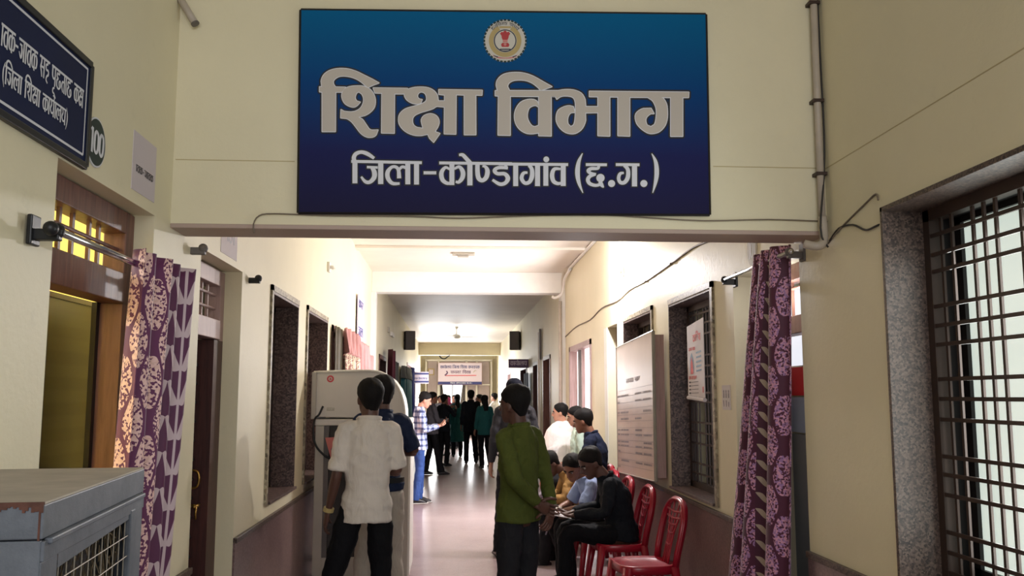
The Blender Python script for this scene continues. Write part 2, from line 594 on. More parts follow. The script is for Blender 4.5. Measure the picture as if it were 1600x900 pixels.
# ================================================================== THE SETTING
def wall_panel(name, xi, xo, y0, y1, z0, z1, holes, m='wall'):
    ys = sorted(set([y0, y1] + [min(y1, max(y0, h[k])) for h in holes for k in (0, 1)]))
    mb = MB()
    for a, b in zip(ys[:-1], ys[1:]):
        c = (a + b) / 2
        hs = sorted([(h[2], h[3]) for h in holes if h[0] <= c <= h[1]])
        z = z0
        for p, q in hs:
            if p > z + 1e-6:
                mb.box(xi, xo, a, b, z, p)
            z = q
        if z < z1 - 1e-6:
            mb.box(xi, xo, a, b, z, z1)
    return tag(mb.build(name, m), kind='structure')


YB1, YB2, YB3, YE = 4.0, 13.75, 32.8, 36.0
LH = [(2.86, 3.79, 0, 2.35), (4.50, 5.38, 0, 2.33), (6.26, 7.30, 0.87, 2.32), (7.78, 9.00, 0.86, 2.33), (9.35, 12.7, 0, 2.33),
      (15.3, 16.9, 0, 2.3), (18.5, 19.5, 0.9, 2.3), (24.6, 27.4, 0.9, 2.5), (29, 30.2, 0, 2.3)]
RH = [(1.7, 3.46, 0.80, 2.355), (4.35, 5.42, 0, 2.33), (5.88, 7.06, 0.88, 2.32), (7.70, 8.98, 0.87, 2.34), (9.38, 9.98, 0, 2.36), (11.15, 13.27, 0.87, 2.31),
      (15.9, 17.2, 0, 2.33), (18.2, 19.4, 0, 2.3), (21.0, 23.0, 0, 2.3), (27, 28.4, 0.9, 2.3)]
wall_panel('wall_left', XL, XL - 0.20, -1.5, YE, 0, 4.3, LH)
wall_panel('wall_right', XR, XR + 0.42, -1.5, YE, 0, 4.3, RH)
tag(MB().box(XL - 4.5, XR + 4.5, -4.5, YE + 3, -0.2, 0).build('floor', 'floor'), kind='structure')
tag(MB().box(XL, XR, YB1 + 0.22, YE, 3.5, 3.7).build('ceiling', 'ceiling'), kind='structure')
tag(MB().box(XL, XR, -1.5, YB1 + 0.22, 4.2, 4.4).build('ceiling', 'ceiling'), kind='structure')
tag(MB().box(XL, XR, YE, YE + 0.2, 0, 3.7).build('wall_back', 'wall'), kind='structure')
# lintel wall over the passage mouth, and the bare strip under it
tag(MB().box(XL, XR, YB1, YB1 + 0.22, 2.358, 4.2).build('wall_front', 'wall'), kind='structure')
tag(MB().box(XL, XR, YB1 - 0.004, YB1 + 0.224, 2.338, 2.358).build('trim_1', 'soffit', bevel=0.003), kind='structure')
# plaster joint lines at lintel height
mb = MB().box(XL + 0.01, -0.72, YB1 - 0.002, YB1, 2.646, 2.650).box(1.2, XR, YB1 - 0.002, YB1, 2.656, 2.660)
tag(mb.build('trim_2', 'joint'), kind='structure')
tag(MB().box(XR - 0.0015, XR, 1.2, 3.99, 2.650, 2.654).build('trim_3', 'joint'), kind='structure')
# second and third beams with their side pilasters
tag(MB().box(XL, XR, YB2, YB2 + 0.32, 3.18, 3.5).build('trim_4', 'white', bevel=0.006), kind='structure')
tag(MB().box(XL, XL + 0.06, YB2, YB2 + 0.32, 0, 3.18).build('trim_5', 'white'), kind='structure')
tag(MB().box(XR - 0.06, XR, YB2, YB2 + 0.32, 0, 3.18).build('trim_6', 'white'), kind='structure')
tag(MB().box(XL, XR, YB3, YB3 + 0.4, 3.06, 3.5).build('trim_7', 'wall', bevel=0.006), kind='structure')
tag(MB().box(XL, XR, 11.35, 11.6, 3.465, 3.5).build('trim_8', 'ceiling', bevel=0.004), kind='structure')
# brown stone dado on both sides
for nm, xw, sgn, holes, h in (('baseboard_left', XL, 1, LH, 0.785), ('baseboard_right', XR, -1, RH, 0.855)):
    hs = [(a, b, 0, h) for a, b, c, d in holes if c == 0]
    mb = MB()
    ys = [-1.5] + [v for q in sorted(hs) for v in q[:2]] + [YE]
    for a, b in zip(ys[0::2], ys[1::2]):
        mb.box(xw, xw + sgn * 0.012, a, b, 0, h - 0.03)
        mb.box(xw, xw + sgn * 0.022, a, b, h - 0.03, h, 1)
    tag(mb.build(nm, ['dado', 'granite'], bevel=0.002), kind='structure')
# rooms behind the doors: plain shells so that open doorways look into something
def shell(name, x0, x1, y0, y1, m):
    mb = MB()
    t = 0.05
    mb.box(x0, x1, y0 - t, y0, 0, 3.3); mb.box(x0, x1, y1, y1 + t, 0, 3.3)
    xo = x0 if abs(x0) > abs(x1) else x1
    mb.box(xo - t, xo + t, y0, y1, 0, 3.3); mb.box(x0, x1, y0, y1, 3.3, 3.35)
    return tag(mb.build(name, m), kind='structure')
shell('wall_room_left', XL - 4.3, XL - 0.21, 1.6, 4.25, 'yellow_room')
shell('wall_second_room_left', XL - 4.3, XL - 0.21, 4.35, 13.0, 'wall')
shell('wall_far_room_left', XL - 4.3, XL - 0.21, 14.5, 31.0, 'wall')
shell('wall_room_right', XR + 0.43, XR + 4.3, 4.0, 10.4, 'wall')
shell('wall_far_room_right', XR + 0.43, XR + 4.3, 15.0, 29.0, 'wall')
lamp_light('yellow_room_added_light', (XL - 2.4, 3.3, 2.9), 170, 0.2, (1.0, 0.99, 0.95))  # added point light to brighten the yellow room, no fixture
lamp_light('left_room_added_light', (XL - 2.2, 5.2, 2.9), 30, 0.2)  # added point light inside the second left room, no fixture
lamp_light('far_right_added_light', (XR + 2, 22, 2.9), 60, 0.2)  # added point light in the unseen far right room


def recess_lining(mb, xw, s, y0, y1, z0, z1, d, t=0.02, mi=0, sill=True, proud=0.012, band=0.06):
    """stone lining of an opening; s = +1 when the wall goes outwards in +x."""
    xa = xw - s * proud
    xb = xw + s * d
    mb.box(xa, xb, y0, y0 + t, z0, z1, mi); mb.box(xa, xb, y1 - t, y1, z0, z1, mi)
    mb.box(xa, xb, y0, y1, z1 - t, z1, mi)
    if sill:
        mb.box(xw - s * (proud + 0.02), xb, y0, y1, z0, z0 + t, mi)
    return mb


def grille(parent, x, ys, zs, y0, y1, z0, z1, m='iron', r=0.0075, joined=False):
    j = MB()
    for y in ys:
        b = MB().box(x - r * 0.6, x + r * 0.6, y - r, y + r, z0, z1)
        if joined: j.box(x - r * 0.6, x + r * 0.6, y - r, y + r, z0, z1)
        else: b.build('upright_bar', m, parent)
    for z in zs:
        if joined: j.box(x - r, x - r * 0.5, y0, y1, z - r, z + r)
        else: MB().box(x - r * 1.6, x - r * 0.5, y0, y1, z - r, z + r).build('cross_bar', m, parent)
    if joined:
        j.build('grille', m, parent)


def window_unit(idx, xw, s, y0, y1, z0, z1, d, label, stone='granite', ys=(), zs=(), pane='pane_soft', pane_y=None, gx=None, joined=False, frame='iron', edge=None):
    t = thing('window_%d' % idx, (xw, (y0 + y1) / 2, z0), label, kind='structure')
    mb = recess_lining(MB(), xw, s, y0, y1, z0, z1, d)
    mb.build('stone_surround', stone, t, bevel=0.002)
    if edge:
        e = MB()
        for a, b in ((y0 - 0.05, y0), (y1, y1 + 0.0)):
            if b > a: e.box(xw - s * 0.016, xw, a, b, z0, z1 + 0.04)
        e.box(xw - s * 0.016, xw, y0 - 0.05, y1, z1, z1 + 0.04)
        e.build('stone_edging', edge, t)
    gx = gx if gx is not None else xw + s * d
    f = MB()
    fw = 0.045
    xa, xb = gx - 0.015, gx + 0.03
    f.box(xa, xb, y0 + .02, y0 + .02 + fw, z0 + .02, z1 - .02); f.box(xa, xb, y1 - .02 - fw, y1 - .02, z0 + .02, z1 - .02)
    f.box(xa, xb, y0 + .02, y1 - .02, z1 - .02 - fw, z1 - .02); f.box(xa, xb, y0 + .02, y1 - .02, z0 + .02, z0 + .02 + fw)
    f.build('window_frame', frame, t)
    grille(t, gx, ys, zs, y0 + .03, y1 - .03, z0 + .03, z1 - .03, joined=joined)
    if pane:
        a, b = pane_y if pane_y else (y0 + 0.03, y1 - 0.03)
        MB().box(gx + s * 0.09, gx + s * 0.10, a, b, z0 + 0.05, z1 - 0.05).build('pane', pane, t)
    return t


# near right window: speckled granite lining, brown grille, frosted pane
vb = [3.406, 3.332, 3.258, 3.118, 3.048, 2.978, 2.838, 2.768, 2.698, 2.558, 2.488, 2.418, 2.278, 2.208, 2.138, 2.0, 1.93, 1.86]
hb = [2.228, 2.152, 2.085, 1.947, 1.871, 1.797, 1.663, 1.587, 1.508, 1.367, 1.298, 1.222, 1.082, 1.006, 0.93]
w1 = window_unit(1, XR, 1, 1.7, 3.46, 0.80, 2.355, 0.17, 'large near window on the right with granite lining, brown grille and frosted pane', stone='granite', ys=vb, zs=hb, pane=None)
MB().box(2.0, 2.012, 1.75, 3.345, 0.95, 2.275).build('pane', 'pane_near', w1)
f = MB()
f.box(1.985, 2.03, 3.345, 3.40, 0.85, 2.32); f.box(1.985, 2.03, 1.7, 3.40, 2.275, 2.33); f.box(1.985, 2.03, 1.7, 3.40, 0.85, 0.95)
f.build('sash', 'iron_dark', w1)
MB().box(1.93, 2.12, 3.405, 3.455, 0.82, 2.34).box(1.93, 2.12, 1.72, 3.455, 2.30, 2.35).build('painted_reveal_shade', 'iron_dark', w1)  # added dark boxes that paint shade over the pale wall reveal
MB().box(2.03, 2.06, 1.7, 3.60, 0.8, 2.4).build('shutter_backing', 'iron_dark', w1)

# window with the red-lettered poster
w2 = window_unit(2, XR, 1, 5.88, 7.06, 0.88, 2.32, 0.15, 'barred granite window carrying the hanging poster', stone='granite_dark',
            ys=[6.95, 6.87, 6.79, 6.63, 6.55, 6.47, 6.31, 6.23, 6.15, 6.0], zs=[2.22, 2.14, 2.06, 1.9, 1.82, 1.74, 1.62, 1.552, 1.397, 1.32, 1.238, 1.088, 1.011, 0.939],
            pane=None, edge='granite_edge')
MB().box(2.02, 2.03, 5.9, 6.72, 0.9, 2.3).build('pane', 'pane_soft', w2)
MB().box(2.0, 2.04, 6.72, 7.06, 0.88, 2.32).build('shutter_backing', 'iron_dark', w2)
w3 = window_unit(3, XR, 1, 7.70, 8.98, 0.87, 2.34, 0.15, 'granite window half hidden behind the leaning notice board', stone='granite_dark',
            ys=[8.7, 8.5, 8.3, 8.1, 7.9], zs=[2.2, 2.05, 1.9], pane=None, edge='granite_edge', joined=True)
MB().box(2.0, 2.04, 7.7, 8.98, 0.87, 2.34).build('shutter_backing', 'wood_red', w3)
# bright daylit window further along
w4 = thing('window_4', (XR, 12.2, 0.87), 'tall bright daylit window on the right with a mauve frame', kind='structure')
f = MB()
for a, b in ((11.15, 11.24), (13.18, 13.27)):
    f.box(XR - 0.012, XR + 0.1, a, b, 0.87, 2.31)
f.box(XR - 0.012, XR + 0.1, 11.15, 13.27, 2.24, 2.31); f.box(XR - 0.012, XR + 0.1, 11.15, 13.27, 0.87, 0.93)
f.build('window_frame', 'wood_pink', w4)
MB().box(XR + 0.03, XR + 0.07, 12.2, 12.27, 0.93, 2.24).build('mullion', 'wood_pink', w4)
MB().box(XR + 0.03, XR + 0.07, 12.55, 12.6, 0.93, 2.24).build('mullion', 'grey_dark', w4)
MB().box(XR + 0.10, XR + 0.11, 11.2, 13.25, 0.9, 2.3).build('pane', 'pane_white', w4)
# deep windows on the left
w5 = window_unit(5, XL, -1, 6.26, 7.30, 0.87, 2.32, 0.20, 'first granite-lined window on the left past the two doors', stone='granite_dark', ys=[6.5, 6.7, 6.9, 7.1], zs=[1.2, 1.5, 1.8, 2.1],
            pane=None, edge='granite_edge')
MB().box(XL - 0.3, XL - 0.26, 6.26, 7.3, 0.87, 2.32).build('shutter', 'wood_red', w5)
w6 = window_unit(6, XL, -1, 7.78, 9.00, 0.86, 2.33, 0.20, 'second granite-lined window on the left, behind the beige machine', stone='granite_dark', ys=[8.0, 8.2, 8.4, 8.6, 8.8], zs=[1.2, 1.5, 1.8, 2.1],
            pane=None, edge='granite_edge')
MB().box(XL - 0.3, XL - 0.26, 7.78, 9.0, 0.86, 2.33).build('shutter', 'wood_red', w6)
# far side openings
for i, (xw, s, y0, y1, z0, z1, pm, lab) in enumerate([
        (XL, -1, 24.6, 27.4, 0.9, 2.5, 'pane_white', 'distant bright side window on the left beyond the speaker box'),
        (XL, -1, 18.5, 19.5, 0.9, 2.3, None, 'distant dark window on the left before the teal curtain'),
        (XR, 1, 27.0, 28.4, 0.9, 2.3, 'pane_white', 'small distant bright window on the right near the passage end')]):
    t = thing('window_%d' % (7 + i), (xw, (y0 + y1) / 2, z0), lab, kind='structure')
    f = MB(); recess_lining(f, xw, s, y0, y1, z0, z1, 0.1, 0.05)
    f.build('window_frame', 'wood_pink', t)
    MB().box(xw + s * 0.1, xw + s * 0.11, y0, y1, z0, z1).build('pane', pm or 'grey_dark', t)


def doorway(idx, xw, s, y0, y1, z1, d, wood, label, transom=(1.94, 2.06), bars_h=(2.16, 2.25), bars_v=5, fw=0.09):
    """wooden frame set back in the wall: posts, head, transom rail, fanlight bars."""
    t = thing('door_%d' % idx, (xw, (y0 + y1) / 2, 0), label, kind='structure')
    xa, xb = xw + s * d, xw + s * (d + 0.09)
    MB().box(xa, xb, y0, y0 + fw, 0, z1).build('frame_post', wood, t, bevel=0.004)
    MB().box(xa, xb, y1 - fw, y1, 0, z1).build('frame_post', wood, t, bevel=0.004)
    MB().box(xa, xb, y0 + fw, y1 - fw, z1 - fw, z1).build('frame_head', wood, t, bevel=0.004)
    MB().box(xa - s * 0.01, xb, y0 + fw, y1 - fw, transom[0], transom[1]).build('transom_rail', wood, t, bevel=0.004)
    xm = xa + s * 0.045
    n = bars_v
    for k in range(n):
        y = y0 + fw + (y1 - y0 - 2 * fw) * (k + 1) / (n + 1)
        MB().box(xm - 0.006, xm + 0.006, y - 0.009, y + 0.009, transom[1], z1 - fw).build('fanlight_bar', wood, t)
    for z in bars_h:
        MB().loft([(xm - s * 0.012, y0 + fw, z), (xm - s * 0.012, y1 - fw, z)], 0.008, seg=8).build('fanlight_rod', wood, t)
    return t


d1 = doorway(1, XL, -1, 2.86, 3.79, 2.345, 0.08, 'wood_red', 'near left doorway with barred fanlight, lit yellow room behind', transom=(1.97, 2.09), bars_h=(2.19,), bars_v=0)
xm = XL - 0.125
for y in (3.0, 3.09, 3.18, 3.29, 3.44, 3.53):
    MB().box(xm - 0.006, xm + 0.006, y - 0.010, y + 0.010, 2.09, 2.255).build('fanlight_bar', 'wood_red', d1)
MB().box(XL - 0.185, XL - 0.165, 3.66, 3.70, 0, 1.97).build('door_stop', 'iron_dark', d1)
MB().box(XL - 0.165, XL - 0.079, 3.692, 3.775, 0.3, 1.965).build('post_facing', 'wood_orange', d1)
d2 = doorway(2, XL, -1, 4.50, 5.38, 2.32, 0.10, 'wood_pink', 'second left doorway with black slatted door and barred fanlight', transom=(1.92, 2.03), bars_h=(2.10, 2.18), bars_v=5)
for nm, a, b in (('frame_facing', 5.18, 5.30),):
    MB().box(XL - 0.21, XL - 0.098, a, b + 0.07, 0, 1.915).build(nm, 'wood_dark', d2)
leaf = MB().box(XL - 0.24, XL - 0.21, 4.6, 5.2, 0.02, 1.92).build('door_leaf', 'black', d2)
for k in range(17):
    z = 0.12 + k * 0.105
    T = Matrix.Translation((XL - 0.2, 4.89, z)) @ Matrix.Rotation(math.radians(-28), 4, 'Y')
    MB().box(-0.006, 0.006, -0.28, 0.28, -0.04, 0.04, T=T).build('slat', 'black', leaf)
h = MB().tube(catmull([(XL - 0.19, 5.16, 1.09), (XL - 0.155, 5.16, 1.10), (XL - 0.145, 5.16, 1.14), (XL - 0.155, 5.16, 1.18), (XL - 0.19, 5.16, 1.19)], 4), 0.007, 6)
h.build('pull_handle', 'brass', leaf, smooth=True)
h = MB().tube([(XL - 0.19, 5.12, 1.0), (XL - 0.13, 5.12, 1.0)], 0.009).tube([(XL - 0.14, 5.06, 1.0), (XL - 0.14, 5.17, 1.0)], 0.008).tube([(XL - 0.14, 5.10, 1.0), (XL - 0.14, 5.10, 0.93)], 0.006)
h.build('latch', 'brass', leaf, smooth=True)
d3 = doorway(3, XR, 1, 4.35, 5.42, 2.33, 0.16, 'wood_orange', 'right doorway behind the gathered maroon curtain', transom=(1.94, 2.04), bars_h=(2.2,), bars_v=4)
for nm, za, zb_, mm in (('light_panel', 1.78, 2.24, 'pane_soft'), ('red_cloth', 1.60, 1.77, 'red_print'), ('blue_panel', 1.38, 1.59, 'pale_blue_print'), ('grey_panel', 0.3, 1.37, 'blue_grey_print')):
    MB().box(XR + 0.34, XR + 0.36, 4.75, 5.7, za, zb_).build(nm, mm, d3)
lamp_light('doorway_added_light', (XR + 0.14, 4.9, 2.15), 3, 0.04)  # added light in the door recess so the coloured panels show
d4 = doorway(4, XR, 1, 9.38, 9.98, 2.35, 0.1, 'wood_red', 'dark maroon door on the right between notice board and bright window', transom=(1.95, 2.06), bars_h=(2.12, 2.2), bars_v=3, fw=0.07)
MB().box(XR + 0.13, XR + 0.17, 9.45, 9.91, 0, 1.95).build('door_leaf', 'wood_dark', d4)
tag(MB().box(XR - 0.012, XR + 0.1, 9.14, 9.30, 0.86, 2.36).build('trim_9', 'white'), kind='structure')
tag(MB().box(XR - 0.006, XR + 0.0, 9.98, 10.18, 0.86, 2.36).build('trim_10', 'white'), kind='structure')
for i, (xw, s, y0, y1, z1, wd, lab, mt) in enumerate([
        (XR, 1, 15.9, 17.2, 2.33, 'wood_red', 'first brown door on the right beyond the second beam', 'wood_red'),
        (XR, 1, 18.2, 19.4, 2.3, 'wood_dark', 'second brown door on the right beyond the second beam', 'wood_red'),
        (XR, 1, 21.0, 23.0, 2.3, 'wood_dark', 'far dark open doorway on the right under the small sign', 'grey_dark'),
        (XL, -1, 9.35, 12.7, 2.33, 'wood_red', 'wide left opening behind the cream and pink curtains', 'wood_red'),
        (XL, -1, 15.3, 16.9, 2.3, 'wood_red', 'left doorway just beyond the second beam', 'wood_red'),
        (XL, -1, 29.0, 30.2, 2.3, 'wood_red', 'farthest left door by the end partition', 'wood_red')]):
    t = thing('door_%d' % (5 + i), (xw, (y0 + y1) / 2, 0), lab, kind='structure')
    f = MB(); recess_lining(f, xw, s, y0, y1, 0, z1, 0.12, 0.07, sill=False)
    f.build('door_frame', wd, t)
    lf = MB().box(xw + s * 0.12, xw + s * 0.15, y0, y1, 0, z1).build('door_leaf', mt, t)
    hy = y0 + 0.12
    MB().tube([(xw + s * 0.06, hy, 0.95), (xw + s * 0.06, hy, 1.12)], 0.01).build('door_handle', 'brass', lf)

# end of the passage: grey panelled partition with white ribs, window, banner
t = thing('wall_end_partition', (0.24, 35.7, 0), 'grey panelled partition with white ribs closing the far end', kind='structure')
for a, b in ((-1.0, -0.62), (-0.5, 0.5), (0.58, 0.9), (0.98, 1.45)):
    z0 = 2.06 if a == -0.5 else 0.0
    MB().box(a, b, 35.7, 35.74, z0, 2.95).build('panel', 'mauve_panel', t, bevel=0.01)
for x in (-1.06, -0.57, 0.53, 0.94, 1.52):
    MB().box(x - 0.035, x + 0.035, 35.66, 35.76, 0, 2.98).build('rib', 'white', t)
MB().box(-1.1, 1.56, 35.66, 35.76, 2.95, 3.02).build('rib', 'white', t)
MB().box(0.5, 1.5, 35.66, 35.76, 2.0, 2.05).build('rib', 'white', t)
w = thing('window_10', (0, 35.7, 1.0), 'bright curtained window under the banner at the far end', kind='structure')
MB().box(-0.45, 0.42, 35.84, 35.86, 0.9, 2.06).build('pane', 'pane_end', w)
f = MB().box(-0.5, -0.44, 35.7, 35.8, 0.9, 2.08).box(0.42, 0.5, 35.7, 35.8, 0.9, 2.08).box(-0.03, 0.0, 35.72, 35.78, 0.9, 2.06)
f.build('window_frame', 'grey_dark', w)
for s in (-1, 1):
    xo = -0.47 if s < 0 else 0.44
    MB().prism([(xo, 35.7, 2.05), (xo - s * 0.05, 35.7, 2.05), (xo - s * 0.16, 35.7, 1.2), (xo, 35.7, 1.2)], (0, 0, 0), (0, 0.03, 0)).build('tied_curtain', 'grey_dark', w)


# ================================================================== THE BIG BLUE SIGN (flat print on a board, 1.88 x 0.96 m)
def sign_gradient():
    k = NT('blue_gradient_print')
    s = k.n('ShaderNodeSeparateXYZ'); k.link(k.coord(), s.inputs[0])
    f = k.math('DIVIDE', s.outputs[2], 0.98)
    k.color(k.ramp(f, [(0.0, srgb(30, 28, 62)), (0.28, srgb(30, 34, 84)), (0.6, srgb(8, 62, 120)), (1.0, srgb(0, 96, 146))]))
    k.b.inputs['Roughness'].default_value = 0.6
    k.b.inputs['Specular IOR Level'].default_value = 0.1
    return k.m


SY = YB1 - 0.02          # sign face plane
_F = Vector((math.sin(math.radians(3.753)) * math.cos(math.radians(6.843)), math.cos(math.radians(3.753)) * math.cos(math.radians(6.843)), math.sin(math.radians(6.843))))
_R = Vector((math.cos(math.radians(3.753)), -math.sin(math.radians(3.753)), 0))
_U = _R.cross(_F)


def ray(u, v):
    return _F + _R * ((u - 800) / 1400) - _U * ((v - 450) / 1400)


def on_y(u, v, y):        # measured point of the photograph -> point of a vertical cross plane
    d = ray(u, v); return Vector((0, 0, EYE)) + d * (y / d.y)


def on_x(u, v, x):
    d = ray(u, v); return Vector((0, 0, EYE)) + d * (x / d.x)


sign = thing('sign_board', (0.24, SY, 2.42), 'large blue board with white Hindi lettering and round emblem above the passage', 'sign')
c = [on_y(470, 15, SY), on_y(1103, 22, SY), on_y(1109, 335, SY), on_y(466, 332, SY)]
MB().prism(c, (0, 0, 0), (0, 0.02, 0)).build('board', sign_gradient(), sign)
M['edge_strip'] = mat('pale_edge_strip', srgb(150, 145, 135), 0.4)
fr = MB()
for a, b in ((0, 1), (1, 2), (2, 3), (3, 0)):
    p, q = c[a], c[b]
    fr.loft([p + Vector((0, 0.004, 0)), q + Vector((0, 0.004, 0))], 0.006, 0.008, (0, 1, 0), 4)
fr.build('edge_strip', 'iron_dark', sign)
M['let_fill'] = flat('warm_white_print', srgb(186, 178, 170))
M['let_edge'] = flat('cool_white_print', srgb(214, 216, 226))
M['let_dark'] = flat('navy_print', srgb(5, 7, 22))
SM = Vector((0, -1, 0))
H1 = [  # crop 1: origin (490,100) scale .18125
 (490, 100, .18125, [
  [(52,198),(72,198),(66,150),(85,100),(130,62),(200,42),(280,42),(360,62),(440,100),(510,135),(563,165),(520,180),(470,203),(450,190),(410,155),(360,125),(300,108),(240,105),(200,118),(172,145),(172,175),(188,200),(275,202),(262,220),(245,243),(190,243),(188,583),(75,583),(75,243),(52,240)],
  [(262,222),(290,204),(330,194),(390,190),(430,194),(480,215),(515,255),(532,310),(525,370),(490,415),(440,445),(385,458),(420,478),(450,520),(480,562),(510,572),(555,570),(540,610),(510,630),(460,630),(410,600),(370,550),(330,500),(285,470),(235,465),(237,395),(260,408),(320,415),(370,405),(410,375),(430,330),(430,290),(415,258),(390,240),(372,250),(360,280),(360,300),(374,322),(402,330),(380,355),(350,372),(310,365),(270,340),(248,300),(245,260)],
  [(515,208),(808,212),(820,225),(800,258),(697,258),(695,597),(587,595),(590,252),(530,250)],
  [(800,228),(850,208),(920,200),(990,208),(1040,235),(1068,275),(1075,320),(1135,320),(1135,372),(1065,365),(1030,385),(980,402),(920,420),(870,445),(852,480),(860,525),(895,550),(945,557),(935,520),(930,480),(955,445),(1010,430),(1060,450),(1082,495),(1070,545),(1045,585),(1088,600),(1035,675),(1000,640),(985,605),(930,617),(860,612),(790,580),(745,530),(733,480),(745,430),(790,390),(850,370),(920,350),(965,325),(975,295),(965,260),(940,243),(915,245),(897,265),(898,290),(915,305),(935,308),(925,335),(895,345),(850,338),(805,310),(785,275),(786,245)],
  [(1080,222),(1453,228),(1450,270),(1397,268),(1398,610),(1300,610),(1300,268),(1228,265),(1225,605),(1127,602),(1130,268),(1080,262)],
 ]),
 (770, 100, .2, [
  [(20,210),(38,210),(28,170),(35,130),(65,95),(110,75),(180,68),(250,75),(320,100),(400,145),(460,178),(375,207),(355,185),(310,150),(260,130),(210,125),(160,130),(125,150),(115,180),(130,210),(500,210),(500,255),(135,252),(135,557),(42,555),(45,250),(20,248)],
  [(362,340),(350,300),(320,280),(270,280),(220,300),(185,345),(170,400),(178,460),(210,510),(260,540),(310,545),(362,538),(362,480),(330,492),(300,480),(275,440),(268,400),(280,350),(310,328),(340,325)],
  [(360,250),(455,250),(455,562),(360,560)],
  [(460,210),(510,210),(560,202),(630,205),(690,230),(720,280),(725,335),(822,335),(822,380),(722,382),(724,440),(700,500),(660,535),(620,545),(570,535),(525,500),(498,450),(498,400),(515,360),(560,335),(600,328),(628,335),(640,378),(615,380),(595,395),(583,430),(587,470),(608,492),(630,480),(642,440),(646,370),(645,300),(630,265),(600,252),(550,250),(520,260),(500,275),(490,255),(460,255)],
  [(755,215),(1530,222),(1528,262),(1482,262),(1482,565),(1390,565),(1390,262),(1068,260),(1068,563),(978,560),(978,258),(912,257),(912,563),(822,560),(822,256),(755,255)],
  [(1200,255),(1310,258),(1350,300),(1362,350),(1362,420),(1345,480),(1305,525),(1260,542),(1215,540),(1165,510),(1125,465),(1113,410),(1130,375),(1175,350),(1235,348),(1258,388),(1235,388),(1205,410),(1193,440),(1205,480),(1235,492),(1262,475),(1275,430),(1278,360),(1262,310),(1240,280)],
 ])]
for wi, (ox, oy, sc, polys) in enumerate(H1):
    pr = Print(lambda x, y, ox=ox, oy=oy, sc=sc: on_y(ox + x * sc, oy + y * sc, SY), SM)
    for P in polys:
        # smooth only the curved runs: short edges are curve samples, long ones stay straight
        out = []
        n = len(P)
        for i in range(n):
            a, b = P[i], P[(i + 1) % n]
            out.append(a)
            la = math.hypot(b[0] - a[0], b[1] - a[1])
            pa, nb = P[i - 1], P[(i + 2) % n]

            def turn(p, q, r):
                a1 = math.atan2(q[1] - p[1], q[0] - p[0]); a2 = math.atan2(r[1] - q[1], r[0] - q[0])
                return abs((a2 - a1 + PI) % (2 * PI) - PI)
            if la < 110 and turn(pa, a, b) < 0.9 and turn(a, b, nb) < 0.9:
                for t in (0.33, 0.67):
                    q = tuple(0.5 * (2 * a[k] + (b[k] - pa[k]) * t + (2 * pa[k] - 5 * a[k] + 4 * b[k] - nb[k]) * t * t + (3 * a[k] - 3 * b[k] + nb[k] - pa[k]) * t ** 3) for k in (0, 1))
                    out.append(q)
        pr.poly(out, 0.0024, 0)
        loop = out + [out[0]]
        for i in range(len(out)):
            seg = [(loop[i][0], loop[i][1], 0), (loop[i + 1][0], loop[i + 1][1], 0)]
            pr.stroke([(q[0], q[1], 9 / 1.0) for q in seg], 0.0016, 1, 1.5)
            pr.poly(disc2(loop[i][0], loop[i][1], 6, 8), 0.0016, 1)
            pr.stroke([(q[0], q[1], 38) for q in seg], 0.0008, 2, 0.0)
            pr.poly(disc2(loop[i][0], loop[i][1], 19, 8), 0.0008, 2)
    pr.build('heading_word', ['let_fill', 'let_edge', 'let_dark'], sign)

